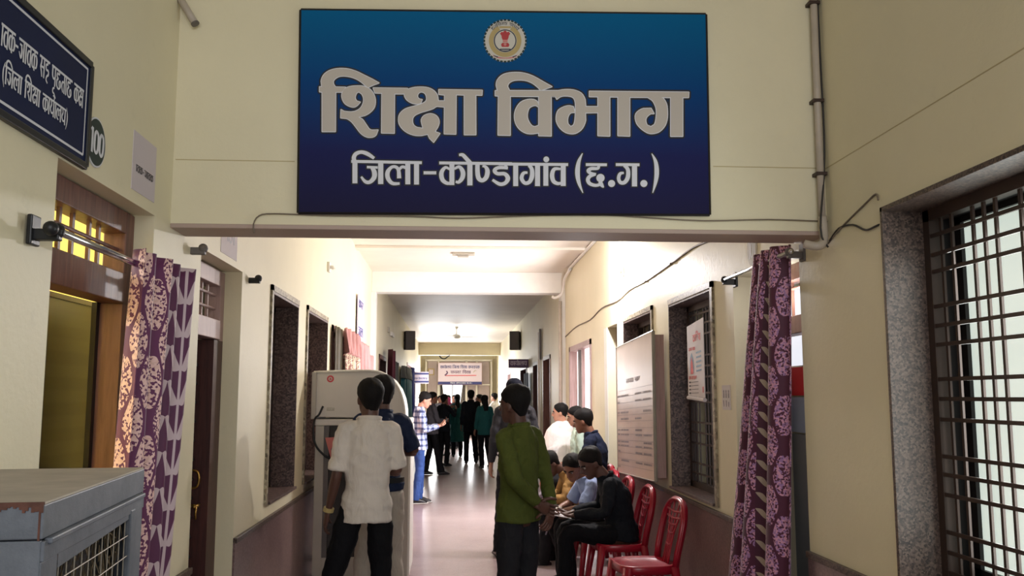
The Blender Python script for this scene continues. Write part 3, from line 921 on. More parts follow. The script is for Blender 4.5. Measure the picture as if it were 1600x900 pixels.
S2 = [  # second line, strokes; crop origins (540,230)/(780,230), scale .1625
 (540, [
  [(90,130,48),(90,348,48)], [(85,135,40),(80,100,40),(100,65,38),(150,48,34),(210,65,38),(275,108,28)],
  [(55,137,28),(733,150,28)],
  [(205,192,24),(310,196,24)], [(248,195,26),(275,235,46),(275,290,46),(235,335,36),(190,332,32),(150,285,20)], [(338,145,50),(338,355,50)],
  [(520,350,24),(450,348,34),(408,300,42),(405,240,42),(440,195,30),(480,190,30),(508,220,34),(515,300,42)], [(508,225,24),(545,190,28),(590,205,28)],
  [(598,150,48),(598,358,48)], [(682,150,48),(682,360,48)],
  [(750,247,30),(872,247,30)],
  [(900,152,28),(1600,160,28)],
  [(1022,155,48),(1022,365,48)], [(1002,215,20),(960,196,28),(922,245,42),(930,310,42),(970,345,34),(1012,348,28)], [(1045,210,22),(1092,190,30),(1126,235,44),(1124,290,44),(1090,335,32),(1058,332,22)],
  [(1195,155,50),(1195,368,50)], [(1090,76,22),(1125,75,34),(1160,110,38),(1200,155,40)],
  [(1268,160,42),(1268,240,44),(1280,300,44),(1315,320,38),(1352,290,44),(1364,230,44),(1345,190,30),(1315,183,18)],
  [(1540,165,30),(1540,200,26)], [(1560,200,30),(1470,198,32),(1432,225,38),(1460,255,34),(1530,258,36),(1560,300,44),(1535,345,36),(1480,355,34),(1412,315,24)]]),
 (780, [
  [(-5,162,28),(662,168,28)],
  [(158,162,48),(158,375,48)],
  [(285,175,30),(312,210,38),(315,280,44),(290,335,38),(245,345,34),(215,300,38),(232,252,32),(272,245,22)],
  [(368,162,48),(368,375,48)], [(448,162,48),(448,372,48)],
  [(590,210,22),(530,212,34),(508,265,42),(520,325,40),(560,350,32),(600,345,26)], [(615,162,48),(615,374,48)],
  [(800,60,8),(765,140,34),(752,240,46),(765,340,34),(804,440,8)],
  [(832,168,28),(1035,170,28)], [(955,172,28),(948,204,28),(885,207,34),(855,228,34),(880,252,30),(930,262,26)],
  [(925,262,24),(872,280,34),(852,315,38),(872,352,34),(930,368,30),(985,352,28)], [(968,330,36),(985,365,36),(1004,388,12)],
  [(1120,168,28),(1348,170,28)], [(1200,175,30),(1236,215,38),(1236,290,42),(1205,338,38),(1165,340,34),(1147,300,34),(1162,256,30),(1198,248,20)], [(1300,170,50),(1300,378,50)],
  [(1466,62,8),(1503,140,34),(1514,240,44),(1503,335,34),(1475,440,8)]])]
DOTS = [(780, 452, 118, 24), (780, 1080, 350, 30), (780, 1390, 350, 30), (780, 973, 297, 36)]
pr = None
for ox, sts in S2:
    pr = Print(lambda x, y, ox=ox: on_y(ox + x * .1625, 230 + y * .1625, SY), SM)
    for s in sts:
        pr.stroke([(q[0], q[1], q[2] - 6) for q in s], 0.0024, 0); pr.stroke(s, 0.0016, 1, 0); pr.stroke(s, 0.0008, 2, 12)
    for dx, a, b, r in DOTS:
        if dx == ox:
            pr.poly(disc2(a, b, r), 0.0024, 0); pr.poly(disc2(a, b, r + 4), 0.0016, 1); pr.poly(disc2(a, b, r + 13), 0.0008, 2)
    pr.build('place_name', ['let_edge', 'let_edge', 'let_dark'], sign)
# round emblem
M['em_green'] = flat('emblem_dark_green', srgb(14, 48, 42)); M['em_white'] = flat('emblem_white', srgb(198, 194, 186)); M['em_gold'] = flat('emblem_gold', srgb(176, 156, 104))
M['em_red'] = flat('emblem_red', srgb(176, 52, 56)); M['em_pink'] = flat('emblem_pink', srgb(196, 128, 124)); M['em_navy'] = flat('emblem_navy', srgb(40, 44, 62))
pr = Print(lambda x, y: on_y(745 + x * .1, 20 + y * .1, SY), SM)
cx, cy = 442, 440
star = []
for k in range(72):
    rr = 350 if k % 2 == 0 else 316
    a = 2 * PI * k / 72; star.append((cx + rr * math.cos(a), cy + rr * math.sin(a)))
pr.poly(star, 0.0008, 0)
for k in range(36):
    a = 2 * PI * (k + .5) / 36
    pr.stroke([(cx + 300 * math.cos(a), cy + 300 * math.sin(a), 16), (cx + 334 * math.cos(a), cy + 334 * math.sin(a), 10)], 0.0011, 1)
pr.poly(disc2(cx, cy, 312, 48), 0.0014, 1)
ring = [(cx + 215 * math.cos(a), cy + 215 * math.sin(a) + 8, 74) for a in [PI * (-0.42 + 1.84 * 0 + j / 30 * 1.84) - PI * 0.0 for j in range(31)]]
pr.stroke([(cx + 218 * math.cos(-PI * 0.36 + j / 24 * PI * 0.92), cy + 218 * math.sin(-PI * 0.36 + j / 24 * PI * 0.92), 72) for j in range(25)], 0.002, 2)
pr.stroke([(cx - 218 * math.cos(-PI * 0.36 + j / 24 * PI * 0.92), cy + 218 * math.sin(-PI * 0.36 + j / 24 * PI * 0.92), 72) for j in range(25)], 0.002, 2)
pr.stroke([(cx - 90, 228, 30), (cx + 90, 228, 30)], 0.002, 2)
pr.poly(disc2(cx, cy, 176, 40), 0.0026, 5); pr.poly(disc2(cx, cy, 160, 40), 0.003, 1)
# lions, abacus and bell of the capital in three simple masses
pr.poly([(362,330),(390,300),(410,312),(425,285),(455,285),(470,312),(495,298),(522,330),(500,362),(495,395),(482,425),(402,425),(388,395),(384,362)], 0.0036, 3)
pr.poly([(402,425),(482,425),(478,468),(408,468)], 0.0036, 4)
pr.poly([(378,505),(395,475),(490,475),(510,505),(495,538),(392,538)], 0.0036, 3)
pr.poly(disc2(442, 500, 22, 14), 0.0040, 4)
pr.stroke([(360,575,18),(528,575,18)], 0.0036, 5); pr.stroke([(380,600,8),(510,600,8)], 0.0036, 5)
pr.stroke([(250,665,10),(330,700,24),(440,712,14),(560,700,24),(636,665,10)], 0.0024, 4)
pr.stroke([(262,672,10),(330,696,18)], 0.003, 5); pr.stroke([(560,696,18),(620,672,10)], 0.003, 5)
toks = ['cha', 'ta', 'i', 'sa', 'ga', 'ha', ' ', 'sha', 'aa', 'sa', 'va']
st, w = text_strokes(toks)
for s in st:
    q = []
    for a, b, ww in s:
        ang = -PI / 2 + (a / w - 0.5) * 1.75
        rr = 292 - b * 0.42
        q.append((cx + rr * math.cos(ang), cy + rr * math.sin(ang), ww * 0.42))
    if len(q) == 2 and abs(s[0][0] - s[1][0]) > 60:
        nseg = 8
        q = []
        for j in range(nseg + 1):
            a = s[0][0] + (s[1][0] - s[0][0]) * j / nseg
            ang = -PI / 2 + (a / w - 0.5) * 1.75
            q.append((cx + 292 * math.cos(ang), cy + 292 * math.sin(ang), s[0][2] * 0.42))
    pr.stroke(q, 0.003, 5, 0, 2)
pr.build('emblem', ['em_green', 'em_white', 'em_gold', 'em_red', 'em_pink', 'em_navy'], sign)

# ------------------------------------------------------------------ left-wall name board, number disc, notices
nb = thing('name_board', (XL, 2.2, 2.39), 'dark navy name board with white Hindi lettering high on the near left wall', 'sign')
XB = XL + 0.012
M['navy_board'] = mat('navy_board_face', srgb(20, 30, 66), 0.6, 0, 0.1, 3, spec=0.2)
MB().box(XL, XB, 1.25, 3.045, 2.368, 2.722).build('board', 'navy_board', nb)
fr = MB()
Y0, Y1, Z0, Z1 = 1.25, 3.045, 2.368, 2.722
for a in ((Y0, Y1, Z0 - 0.012, Z0 + 0.012), (Y0, Y1, Z1 - 0.012, Z1 + 0.012), (Y1 - 0.012, Y1 + 0.012, Z0, Z1), (Y0 - 0.012, Y0 + 0.012, Z0, Z1)):
    fr.box(XL, XB + 0.006, a[0], a[1], a[2], a[3])
fr.build('frame', 'black', nb, bevel=0.003)
XN = Vector((1, 0, 0))
pr = Print(lambda y, z: Vector((XB, y, z)), XN)
M['board_white'] = flat('board_white_print', srgb(212, 214, 222))
for a, b in (((1.30, 2.697), (3.012, 2.697)), ((3.012, 2.70), (3.012, 2.40)), ((1.30, 2.40), (3.012, 2.40))):
    pr.stroke([(a[0], a[1], 0.008), (b[0], b[1], 0.008)], 0.0012)
put_text(pr, ['aa', 'va', 'ka', 'dash', 'ja', 'aa', 'va', 'ka', ' ', 'sa', 'ha', ' ', 'pa', 'uu', 'cha', 'ta', 'aa', 'cha', ' ', 'ka', 'kssa'], 2.439, 2.99, 2.612, 2.552, 0.0015)
put_text(pr, ['(', 'i', 'ja', 'la', 'aa', ' ', 'i', 'sha', 'kssa', 'aa', ' ', 'ka', 'aa', 'ya', 'reph', 'aa', 'la', 'ya', ')'], 2.46, 2.88, 2.505, 2.455, 0.0015)
pr.build('lettering', 'board_white', nb)

nd = thing('number_disc', (XL, 3.14, 2.48), 'dark oval number plate reading 100 beside the navy name board', 'sign')
ell = [Vector((XL + 0.001, 3.137 + 0.082 * math.cos(a), 2.478 + 0.088 * math.sin(a))) for a in [2 * PI * i / 36 for i in range(36)]]
MB().prism(ell, (0, 0, 0), (0.004, 0, 0)).build('rim', 'board_white', nd)
M['disc_green'] = flat('disc_dark_green', srgb(20, 44, 44))
ell = [Vector((XL + 0.0055, 3.137 + 0.076 * math.cos(a), 2.478 + 0.082 * math.sin(a))) for a in [2 * PI * i / 36 for i in range(36)]]
MB().prism(ell, (0, 0, 0), (0.001, 0, 0)).build('face', 'disc_green', nd)
pr = Print(lambda y, z: Vector((XL + 0.0068, y, z)), XN)
put_text(pr, ['1', '0', '0'], 3.075, 3.20, 2.522, 2.434, 0.0005)
pr.build('numerals', 'board_white', nd)

M['notice_paper'] = flat('faded_lilac_paper', srgb(200, 190, 196), 0.7)
n1 = thing('paper_notice', (XL, 3.62, 2.41), 'pale lilac paper notice with one Hindi line high beside the near left door', 'notice')
MB().box(XL, XL + 0.002, 3.50, 3.77, 2.40, 2.635).build('sheet', 'notice_paper', n1)
pr = Print(lambda y, z: Vector((XL + 0.002, y, z)), XN)
put_text(pr, ['aa', 'va', 'ka', 'dash', 'ja', 'aa', 'va', 'ka'], 3.54, 3.74, 2.505, 2.478, 0.001)
pr.build('lettering', 'ink', n1)
n2 = thing('paper_notice', (XL, 4.95, 2.4), 'faded numbered paper above the second left door, under the lintel', 'notice')
MB().box(XL, XL + 0.002, 4.86, 5.22, 2.37, 2.56).build('sheet', 'notice_paper', n2)
pr = Print(lambda y, z: Vector((XL + 0.002, y, z)), XN)
M['grey_ink'] = flat('faded_grey_ink', srgb(150, 146, 158))
put_text(pr, ['1', '0', '1'], 4.96, 5.16, 2.52, 2.45, 0.001)
pr.build('numerals', 'grey_ink', n2)
n3 = thing('number_disc', (XR, 5.05, 2.45), 'grey oval number plate reading 101 above the maroon curtain on the right', 'sign')
ell = [Vector((XR - 0.003, 5.04 + 0.085 * math.cos(a), 2.445 + 0.10 * math.sin(a))) for a in [2 * PI * i / 30 for i in range(30)]]
M['pale_grey'] = flat('pale_grey_print', srgb(172, 166, 152))
MB().prism(ell, (0, 0, 0), (0.003, 0, 0)).build('plate', 'pale_grey', n3)
pr = Print(lambda y, z: Vector((XR - 0.0032, y, z)), -XN)
put_text(pr, ['1', '0', '1'], 5.10, 4.98, 2.50, 2.39, 0.001)
pr.build('numerals', 'board_white', n3)

# poster hung on the barred window, note beside it
po = thing('poster', (1.60, 6.45, 1.57), 'white poster with red lettering hung on the barred right window', 'poster')
PA, PB = Vector((1.700, 6.00, 0)), Vector((1.745, 6.60, 0))


def on_poster(s, z):
    return PB.lerp(PA, s) + Vector((0, 0, z))


PN = -(PA - PB).cross(Vector((0, 0, 1))).normalized()
if PN.x > 0: PN = -PN
MB().prism([on_poster(0, 1.60), on_poster(1, 1.585), on_poster(1, 2.13), on_poster(0, 2.11)], (0, 0, 0), -PN * 0.004).build('sheet', 'paper', po)
M['red_ink'] = flat('soft_red_ink', srgb(206, 84, 84)); M['blue_ink'] = flat('soft_blue_ink', srgb(120, 150, 178)); M['grey_print'] = flat('soft_grey_ink', srgb(120, 112, 120))
pr = Print(on_poster, PN)
put_text(pr, ['va', 'aa', 'i', 'ra', 'sha'], 0.36, 0.84, 2.03, 1.985, 0.001)
put_text(pr, ['ja', 'aa', 'na', 'ka', 'aa'] if 'na' in G else ['ja', 'aa', 'ma', 'ka'], 0.10, 0.5, 1.945, 1.925, 0.001)
pr.poly([(0.15, 1.80), (0.18, 1.87), (0.28, 1.91), (0.38, 1.87), (0.42, 1.80), (0.40, 1.76), (0.17, 1.76)], 0.001, 1)
pr.poly([(0.2, 1.755), (0.22, 1.84), (0.28, 1.88), (0.35, 1.83), (0.38, 1.755)], 0.0018, 0)
for k in range(5):
    pr.stroke([(0.55, 1.90 - k * 0.032, 0.012), (0.86, 1.905 - k * 0.032, 0.012)], 0.001, 1)
put_text(pr, ['ga', 'ma', 'bha', 'ta', 'ra'], 0.08, 0.58, 1.738, 1.716, 0.001, 0)
for k in range(4):
    pr.stroke([(0.08, 1.695 - k * 0.026, 0.011), (0.2, 1.695 - k * 0.026, 0.011)], 0.001, 3)
    pr.stroke([(0.22, 1.695 - k * 0.026, 0.005), (0.66, 1.697 - k * 0.026, 0.005)], 0.001, 2)
pr.stroke([(0.92, 1.66, 0.06), (0.92, 1.62, 0.06)], 0.001, 0)
pr.build('print', ['red_ink', 'blue_ink', 'grey_print', 'ink'], po)
MB().tube([on_poster(0.0, 1.585), on_poster(1.0, 1.57)], 0.014).build('roller', 'paper', po)

no = thing('paper_note', (XR, 5.6, 1.5), 'small paper note pinned between the barred window and the maroon curtain', 'notice')
MB().box(XR - 0.003, XR, 5.53, 5.70, 1.51, 1.665).build('sheet', 'paper', no)
pr = Print(lambda y, z: Vector((XR - 0.003, y, z)), -XN)
for k in range(3):
    y = 5.66 - k * 0.05
    pr.poly(disc2(y, 1.625, 0.011, 8), 0.001); pr.stroke([(y, 1.615, 0.02), (y, 1.585, 0.026)], 0.001)
pr.stroke([(5.67, 1.57, 0.018), (5.66, 1.53, 0.012)], 0.001); pr.stroke([(5.61, 1.57, 0.02), (5.61, 1.53, 0.016)], 0.001); pr.stroke([(5.56, 1.56, 0.02), (5.565, 1.53, 0.012)], 0.001)
pr.build('print', 'grey_print', no)

# leaning notice board with ruled lines
bo = thing('notice_board', (1.62, 8.0, 0.88), 'large pale pink ruled notice board fixed in front of a right window', 'notice board')
BA, BB = Vector((1.615, 7.2, 0)), Vector((1.615, 8.82, 0))
M['pink_board'] = mat('pale_pink_board_face', srgb(214, 192, 184), 0.25, 0, 0.05, 2)


def on_board(s, t):       # s 0 far edge .. 1 near edge, t 0 bottom .. 1 top
    p = BB.lerp(BA, s)
    zb = 0.86 + 0.06 * s; zt = 2.07 + 0.05 * s
    return p + Vector((0, 0, zb + (zt - zb) * t))


BN = Vector((-1, 0, 0))
c4 = [on_board(0, 0), on_board(1, 0), on_board(1, 1), on_board(0, 1)]
MB().prism(c4, (0, 0, 0), (0.022, 0, 0)).build('face_panel', 'pink_board', bo)
for s in (0.03, 0.97):
    p = on_board(s, 0.02); q = on_board(s, 0.98)
    MB().box(p.x + 0.022, p.x + 0.10, p.y - 0.03, p.y + 0.03, p.z, q.z).build('batten', 'wood_pink', bo)
e = MB()
for a, b in ((0, 1), (1, 2), (2, 3), (3, 0)):
    e.loft([c4[a] + Vector((0.01, 0, 0)), c4[b] + Vector((0.01, 0, 0))], 0.014, 0.012, (1, 0, 0), 4)
e.build('edge_frame', 'edge_strip', bo)
pr = Print(on_board, BN)
rnd = random.Random(3)
for k in range(13):
    t = 0.64 - k * 0.048
    pr.stroke([(0.02, t, 0.0022), (0.98, t + 0.002, 0.0022)], 0.001)
for k, t in enumerate([0.60, 0.55, 0.47, 0.42, 0.335, 0.30, 0.245, 0.215, 0.17, 0.10, 0.05]):
    for a, b in ((0.03, 0.10), (0.13, 0.36), (0.55, 0.72), (0.76, 0.95)):
        if rnd.random() < 0.75:
            x = a
            while x < b:
                w = rnd.uniform(0.012, 0.03)
                pr.stroke([(x, t, 0.014), (min(b, x + w), t, 0.014)], 0.0012)
                x += w + 0.01
put_text(pr, ['sa', 'ma', 'ya', ' ', 'sa', 'aa', 'ra'], 0.30, 0.70, 0.72, 0.69, 0.001)
pr.build('print', 'grey_print', bo)
MB().tube([on_board(0.5, 0.99), on_board(0.5, 0.99) + Vector((0.03, 0, 0.05))], 0.005).build('hanging_hook', 'iron_dark', bo)


# ================================================================== CURTAINS
def curtain_mat(name, dark, speck_a, speck_b, leaf, du=0.085, dv=0.15, b0=0.5, b1=0.62, bandw=0.12, lh=0.085, lw=0.22):
    k = NT(name)
    uv = k.n('ShaderNodeUVMap').outputs[0]
    s = k.n('ShaderNodeSeparateXYZ'); k.link(uv, s.inputs[0])
    u, v = s.outputs[0], s.outputs[1]
    # staggered ogee medallions
    cu = k.math('COSINE', k.math('MULTIPLY', u, PI / du)); cv = k.math('COSINE', k.math('MULTIPLY', v, PI / dv))
    c3 = k.math('MULTIPLY', k.math('COSINE', k.math('MULTIPLY', u, 3 * PI / du)), -0.16)
    g = k.math('ABSOLUTE', k.math('ADD', k.math('ADD', cu, cv), c3))
    blob = k.math('GREATER_THAN', g, 0.36)
    nz = k.n('ShaderNodeTexVoronoi', {'Scale': 120.0}); k.link(uv, nz.inputs['Vector'])
    gc = k.n('ShaderNodeSeparateColor'); k.link(nz.outputs['Color'], gc.inputs[0])
    sp = k.ramp(gc.outputs[0], [(0.0, dark), (0.33, dark), (0.36, speck_a), (0.7, speck_b)])
    for nd in k.t.nodes:
        if nd.bl_idname == 'ShaderNodeValToRGB': nd.color_ramp.interpolation = 'CONSTANT'
    # leaf band
    bu = k.math('MODULO', k.math('MAXIMUM', k.math('SUBTRACT', u, b0), 0.0), bandw)
    inb = k.math('MULTIPLY', k.math('GREATER_THAN', u, b0), k.math('LESS_THAN', u, b1))
    cell = k.math('MODULO', v, lh)
    x = k.math('DIVIDE', bu, bandw)                       # 0..1 over the band
    y = k.math('DIVIDE', cell, lh)
    ax = k.math('ABSOLUTE', k.math('SUBTRACT', x, 0.5))    # mirror on a stem
    yy = k.math('SUBTRACT', y, k.math('MULTIPLY', ax, 1.3))
    lens = k.math('SUBTRACT', k.math('MULTIPLY', k.math('SINE', k.math('MULTIPLY', ax, 2 * PI)), lw), k.math('ABSOLUTE', k.math('SUBTRACT', yy, 0.18)))
    lf = k.math('GREATER_THAN', lens, 0.0)
    stem = k.math('LESS_THAN', ax, 0.035)
    lf = k.math('MAXIMUM', lf, stem)
    base = k.mix(blob, dark, sp)
    lcol = k.mix(lf, tuple(q * 0.8 for q in dark[:3]) + (1,), leaf)
    k.color(k.mix(inb, base, lcol))
    k.b.inputs['Roughness'].default_value = 0.6
    k.b.inputs['Sheen Weight'].default_value = 0.2
    return k.m


M['curtain_r'] = curtain_mat('maroon_medallion_cloth', srgb(76, 20, 52), srgb(206, 150, 176), srgb(160, 120, 170), srgb(172, 156, 140))
M['curtain_l'] = curtain_mat('plum_medallion_cloth', srgb(92, 26, 78), srgb(226, 190, 186), srgb(216, 178, 170), srgb(196, 176, 184), b0=0.58, b1=1.06, bandw=0.16, lh=0.14, lw=0.30)
M['teal_cloth'] = mat('teal_cloth', srgb(28, 96, 110), 0.7)
M['grey_cloth'] = mat('grey_green_cloth', srgb(96, 100, 100), 0.7)
M['pink_cloth'] = mat('dusty_pink_cloth', srgb(186, 134, 132), 0.7)
M['blue_cloth'] = mat('royal_blue_cloth', srgb(40, 52, 130), 0.7)
M['maroon_cloth'] = mat('maroon_cloth', srgb(72, 18, 36), 0.7)
M['olive_cloth'] = mat('dark_olive_cloth', srgb(66, 58, 42), 0.7)


def cream_mat():
    k = NT('cream_branch_print_cloth')
    n = k.noise(9, 2, 0.5, None, 2.5)
    k.color(k.ramp(n, [(0.44, srgb(226, 212, 192)), (0.49, srgb(150, 106, 100)), (0.53, srgb(150, 106, 100)), (0.58, srgb(226, 212, 192))]))
    k.b.inputs['Roughness'].default_value = 0.7
    return k.m


M['cream_cloth'] = cream_mat()


def cloth(parent, name, top, bot, zt, zb, mat_, pleats=6, amp=0.03, cloth_w=1.0, nrm=(1, 0, 0), waist=None, nu=96, nv=40, seed=0, thick=0.002, u0=0.0):
    """hanging cloth sheet between two plan lines; top/bot = ((x,y),(x,y))."""
    rnd = random.Random(seed)
    ph = [rnd.uniform(0, 2 * PI) for _ in range(4)]
    nv_ = nv
    mb = MB(); mb.uv = []
    N = Vector(nrm)
    for j in range(nv_ + 1):
        t = j / nv_
        z = zt + (zb - zt) * t
        a = Vector((*top[0], 0)).lerp(Vector((*bot[0], 0)), t ** 0.9)
        b = Vector((*top[1], 0)).lerp(Vector((*bot[1], 0)), t ** 0.9)
        if waist:
            c = (a + b) / 2
            k = 1 - waist[1] * math.exp(-((t - waist[0]) / 0.12) ** 2)
            a = c + (a - c) * k; b = c + (b - c) * k
        for i in range(nu + 1):
            s = i / nu
            w = math.sin(2 * PI * pleats * s + ph[0] + 0.5 * math.sin(3 * t + ph[1]))
            w = math.copysign(abs(w) ** 0.8, w)
            w2 = 0.35 * math.sin(2 * PI * pleats * 0.47 * s + ph[2] + 2.2 * t)
            am = amp * (0.8 + 0.35 * t)
            p = a.lerp(b, s + 0.012 * math.cos(2 * PI * pleats * s + ph[3])) + N * (am * (w + w2))
            mb.v.append((p.x, p.y, z + 0.012 * math.sin(2 * PI * pleats * s + 1) * (1 if j == nv_ else 0)))
            mb.uv.append((u0 + s * cloth_w, z))
    for j in range(nv_):
        for i in range(nu):
            q = j * (nu + 1) + i
            mb.f.append((q, q + 1, q + nu + 2, q + nu + 1)); mb.mi.append(0)
    o = mb.build(name, mat_, parent, smooth=True, fix=False)
    md = o.modifiers.new('thickness', 'SOLIDIFY'); md.thickness = thick; md.offset = 0
    return o


def rod_bracket(parent, x, y, z, s, m='black'):
    """wall bracket with a ring; s = direction away from the wall in x."""
    xw = x - s * 0.075
    b = MB().box(xw, xw + s * 0.016, y - 0.03, y + 0.03, z - 0.045, z + 0.045).box(xw, x + s * 0.012, y - 0.016, y + 0.016, z - 0.03, z + 0.004)
    b.ball((x, y, z), 0.024, seg=10, rings=6)
    return b.build('bracket', m, parent, bevel=0.004)


# near left: steel rod, plum curtain pushed to the far end
lc = thing('curtain', (XL + 0.08, 3.55, 0), 'plum and pink patterned curtain gathered beside the near left doorway', 'curtain')
cloth(lc, 'cloth', ((XL + 0.10, 3.31), (XL + 0.12, 3.87)), ((XL + 0.09, 3.22), (XL + 0.07, 3.74)), 2.135, 0.05, 'curtain_l', 4, 0.034, 1.05, seed=4, u0=0.0)
lr = thing('curtain_rod', (XL + 0.08, 3.2, 2.08), 'polished steel curtain rod with black bracket above the near left doorway', 'curtain rod')
MB().tube([(XL + 0.08, 2.68, 2.085), (XL + 0.08, 3.92, 2.085)], 0.0125, 12).build('rod', 'steel', lr, smooth=True)
rod_bracket(lr, XL + 0.08, 2.70, 2.085, 1)
MB().ball((XL + 0.08, 2.66, 2.085), 0.022, seg=12, rings=8).build('finial', 'black', lr, smooth=True)
rod_bracket(lr, XL + 0.08, 3.93, 2.085, 1)
# right: maroon curtain
rc = thing('curtain', (XR - 0.08, 4.8, 0), 'tall maroon curtain with pale medallions gathered at the right doorway', 'curtain')
cloth(rc, 'cloth', ((XR - 0.07, 4.76), (XR - 0.07, 4.37)), ((XR - 0.10, 5.50), (XR - 0.12, 4.42)), 2.36, 0.04, 'curtain_r', 3, 0.045, 0.95, seed=11, u0=0.0)
rr = thing('curtain_rod', (XR - 0.07, 4.8, 2.305), 'white steel curtain rod with black brackets above the right doorway', 'curtain rod')
MB().tube([(XR - 0.07, 4.26, 2.305), (XR - 0.07, 5.38, 2.305)], 0.0125, 12).build('rod', 'steel', rr, smooth=True)
rod_bracket(rr, XR - 0.07, 4.29, 2.305, -1, 'grey_dark'); rod_bracket(rr, XR - 0.07, 5.36, 2.305, -1)
# bare brackets of the second left door
bk1 = tag(rod_bracket(None, XL + 0.055, 4.33, 2.30, 1, 'grey_dark'), 'grey empty rod bracket at the near top corner of the second left door', 'bracket'); bk1.name = 'rod_bracket'
bk2 = tag(rod_bracket(None, XL + 0.055, 5.56, 2.315, 1), 'black empty rod bracket between the second left door and the first granite window', 'bracket'); bk2.name = 'rod_bracket'

# far-left curtains
def simple_curtain(label, x, y0, y1, zt, zb, m, pl=5, amp=0.03, top_m=None, zsplit=None, seed=1, group=None):
    t = thing('curtain', (x, (y0 + y1) / 2, zb), label, 'curtain', group=group)
    if top_m:
        cloth(t, 'heading_cloth', ((x, y0), (x, y1)), ((x, y0), (x, y1)), zt, zsplit, top_m, pl, amp, seed=seed, nu=60, nv=10)
        zt = zsplit
    cloth(t, 'cloth', ((x, y0), (x, y1)), ((x, y0), (x, y1)), zt, zb, m, pl, amp * (1.25 if top_m else 1), seed=seed, nu=60, nv=16)
    return t


simple_curtain('dark olive curtain edge at the near end of the cream curtains on the left', XL + 0.05, 9.25, 9.75, 2.31, 0.03, 'olive_cloth', 3, 0.02)
simple_curtain('cream branch-print curtain with a dusty pink heading behind the beige machine', XL + 0.09, 9.75, 11.15, 2.33, 0.03, 'cream_cloth', 7, 0.04, 'pink_cloth', 2.05)
simple_curtain('cream and pink striped curtain farther along behind the beige machine', XL + 0.09, 11.2, 12.35, 2.27, 0.03, 'cream_cloth', 5, 0.035, 'pink_cloth', 1.9, 5)
simple_curtain('plain dusty pink curtain just before the second beam on the left', XL + 0.08, 12.4, 13.4, 2.17, 0.03, 'pink_cloth', 4, 0.03, seed=2)
simple_curtain('dark maroon knotted curtain just beyond the second beam on the left', XL + 0.14, 16.0, 17.1, 2.42, 0.05, 'maroon_cloth', 3, 0.05, seed=3)
simple_curtain('grey curtain on the left between the maroon and the teal curtains', XL + 0.06, 18.4, 19.7, 2.3, 0.05, 'grey_cloth', 5, 0.03, seed=4)
simple_curtain('teal curtain hanging on the far left wall', XL + 0.10, 21.2, 24.2, 2.3, 0.03, 'teal_cloth', 8, 0.06, 'grey_cloth', 2.0, 6)
simple_curtain('royal blue curtain strip at the far left by the bright side window', XL + 0.16, 24.3, 24.9, 2.35, 0.05, 'blue_cloth', 3, 0.05, seed=9)
simple_curtain('pale blue curtain in the far right doorway behind the green-shirted man', XR - 0.08, 19.7, 20.8, 2.1, 0.03, mat('pale_blue_cloth', srgb(150, 166, 186), 0.7), 4, 0.03, seed=10)

# ================================================================== WALL FITTINGS
def conduit(name, pts, r, m, label, cat='pipe', sm=4, clips=()):
    t = thing(name, pts[0], label, cat)
    MB().tube(pts, r, 8, 0, sm).build('run', m, t, smooth=True)
    for p in clips:
        MB().box(p[0] - r * 1.9, p[0] + r * 1.9, p[1] - r * 1.4, p[1] + r * 1.6, p[2] - 0.008, p[2] + 0.008).build('clip', 'wire', t, bevel=0.002)
    return t


px_ = XR - 0.035
pp = thing('conduit_pipe', (px_, 3.93, 2.3), 'grey vertical conduit pipe in the right corner above the passage mouth', 'pipe')
MB().tube([(px_ + 0.005, 3.965, 4.2), (px_, 3.965, 3.0), (px_, 3.965, 2.40)], 0.017, 10).build('run', 'plastic_pipe', pp, smooth=True)
MB().tube([(px_, 3.965, 2.42), (px_, 3.955, 2.34), (px_ - 0.01, 3.94, 2.295), (px_ - 0.045, 3.93, 2.275), (px_ - 0.09, 3.96, 2.29)], 0.020, 10, 0, 4).build('elbow', 'plastic_pipe', pp, smooth=True)
for z in (3.45, 2.97, 2.62):
    MB().box(px_ - 0.026, px_ + 0.026, 3.945, 4.0, z - 0.008, z + 0.008).build('clip', 'iron', pp, bevel=0.002)
conduit('black_cable', [(XR - 0.014, 3.975, 4.2), (XR - 0.012, 3.965, 3.2), (XR - 0.014, 3.96, 2.7), (XR - 0.06, 3.93, 2.36), (XR - 0.03, 3.925, 2.27)], 0.0045, 'wire_dark', 'thin black cable running down beside the right conduit pipe', 'cable')
conduit('black_cable', [(XR - 0.02, 3.93, 2.30), (XR - 0.006, 3.86, 2.345), (XR - 0.006, 3.72, 2.335), (XR - 0.006, 3.60, 2.29), (XR - 0.004, 3.5, 2.29), (XR + 0.06, 3.44, 2.315)], 0.0045, 'wire_dark', 'short black cable sagging from the conduit elbow to the near right window', 'cable')
conduit('wall_cable', [(XR - 0.02, 3.95, 2.29), (XR - 0.006, 3.85, 2.34), (XR - 0.005, 3.6, 2.40), (XR - 0.005, 3.50, 2.42), (XR - 0.01, 3.47, 2.39)], 0.004, 'wire', 'thin grey cable looping over the near right window corner', 'cable')
# cable along the foot of the lintel wall
pts = [on_y(397, 364, YB1 - 0.012), on_y(396, 350, YB1 - 0.012), on_y(405, 337, YB1 - 0.01), on_y(430, 334, YB1 - 0.01), on_y(520, 337, YB1 - 0.01), on_y(640, 338, YB1 - 0.01), on_y(720, 341, YB1 - 0.01), on_y(830, 337, YB1 - 0.01), on_y(940, 336, YB1 - 0.01), on_y(1010, 340, YB1 - 0.01), on_y(1100, 345, YB1 - 0.01), on_y(1200, 343, YB1 - 0.01), on_y(1296, 346, YB1 - 0.01)]
conduit('long_cable', pts, 0.0032, 'wire', 'long thin cable running under the blue sign along the lintel', 'cable', 3)
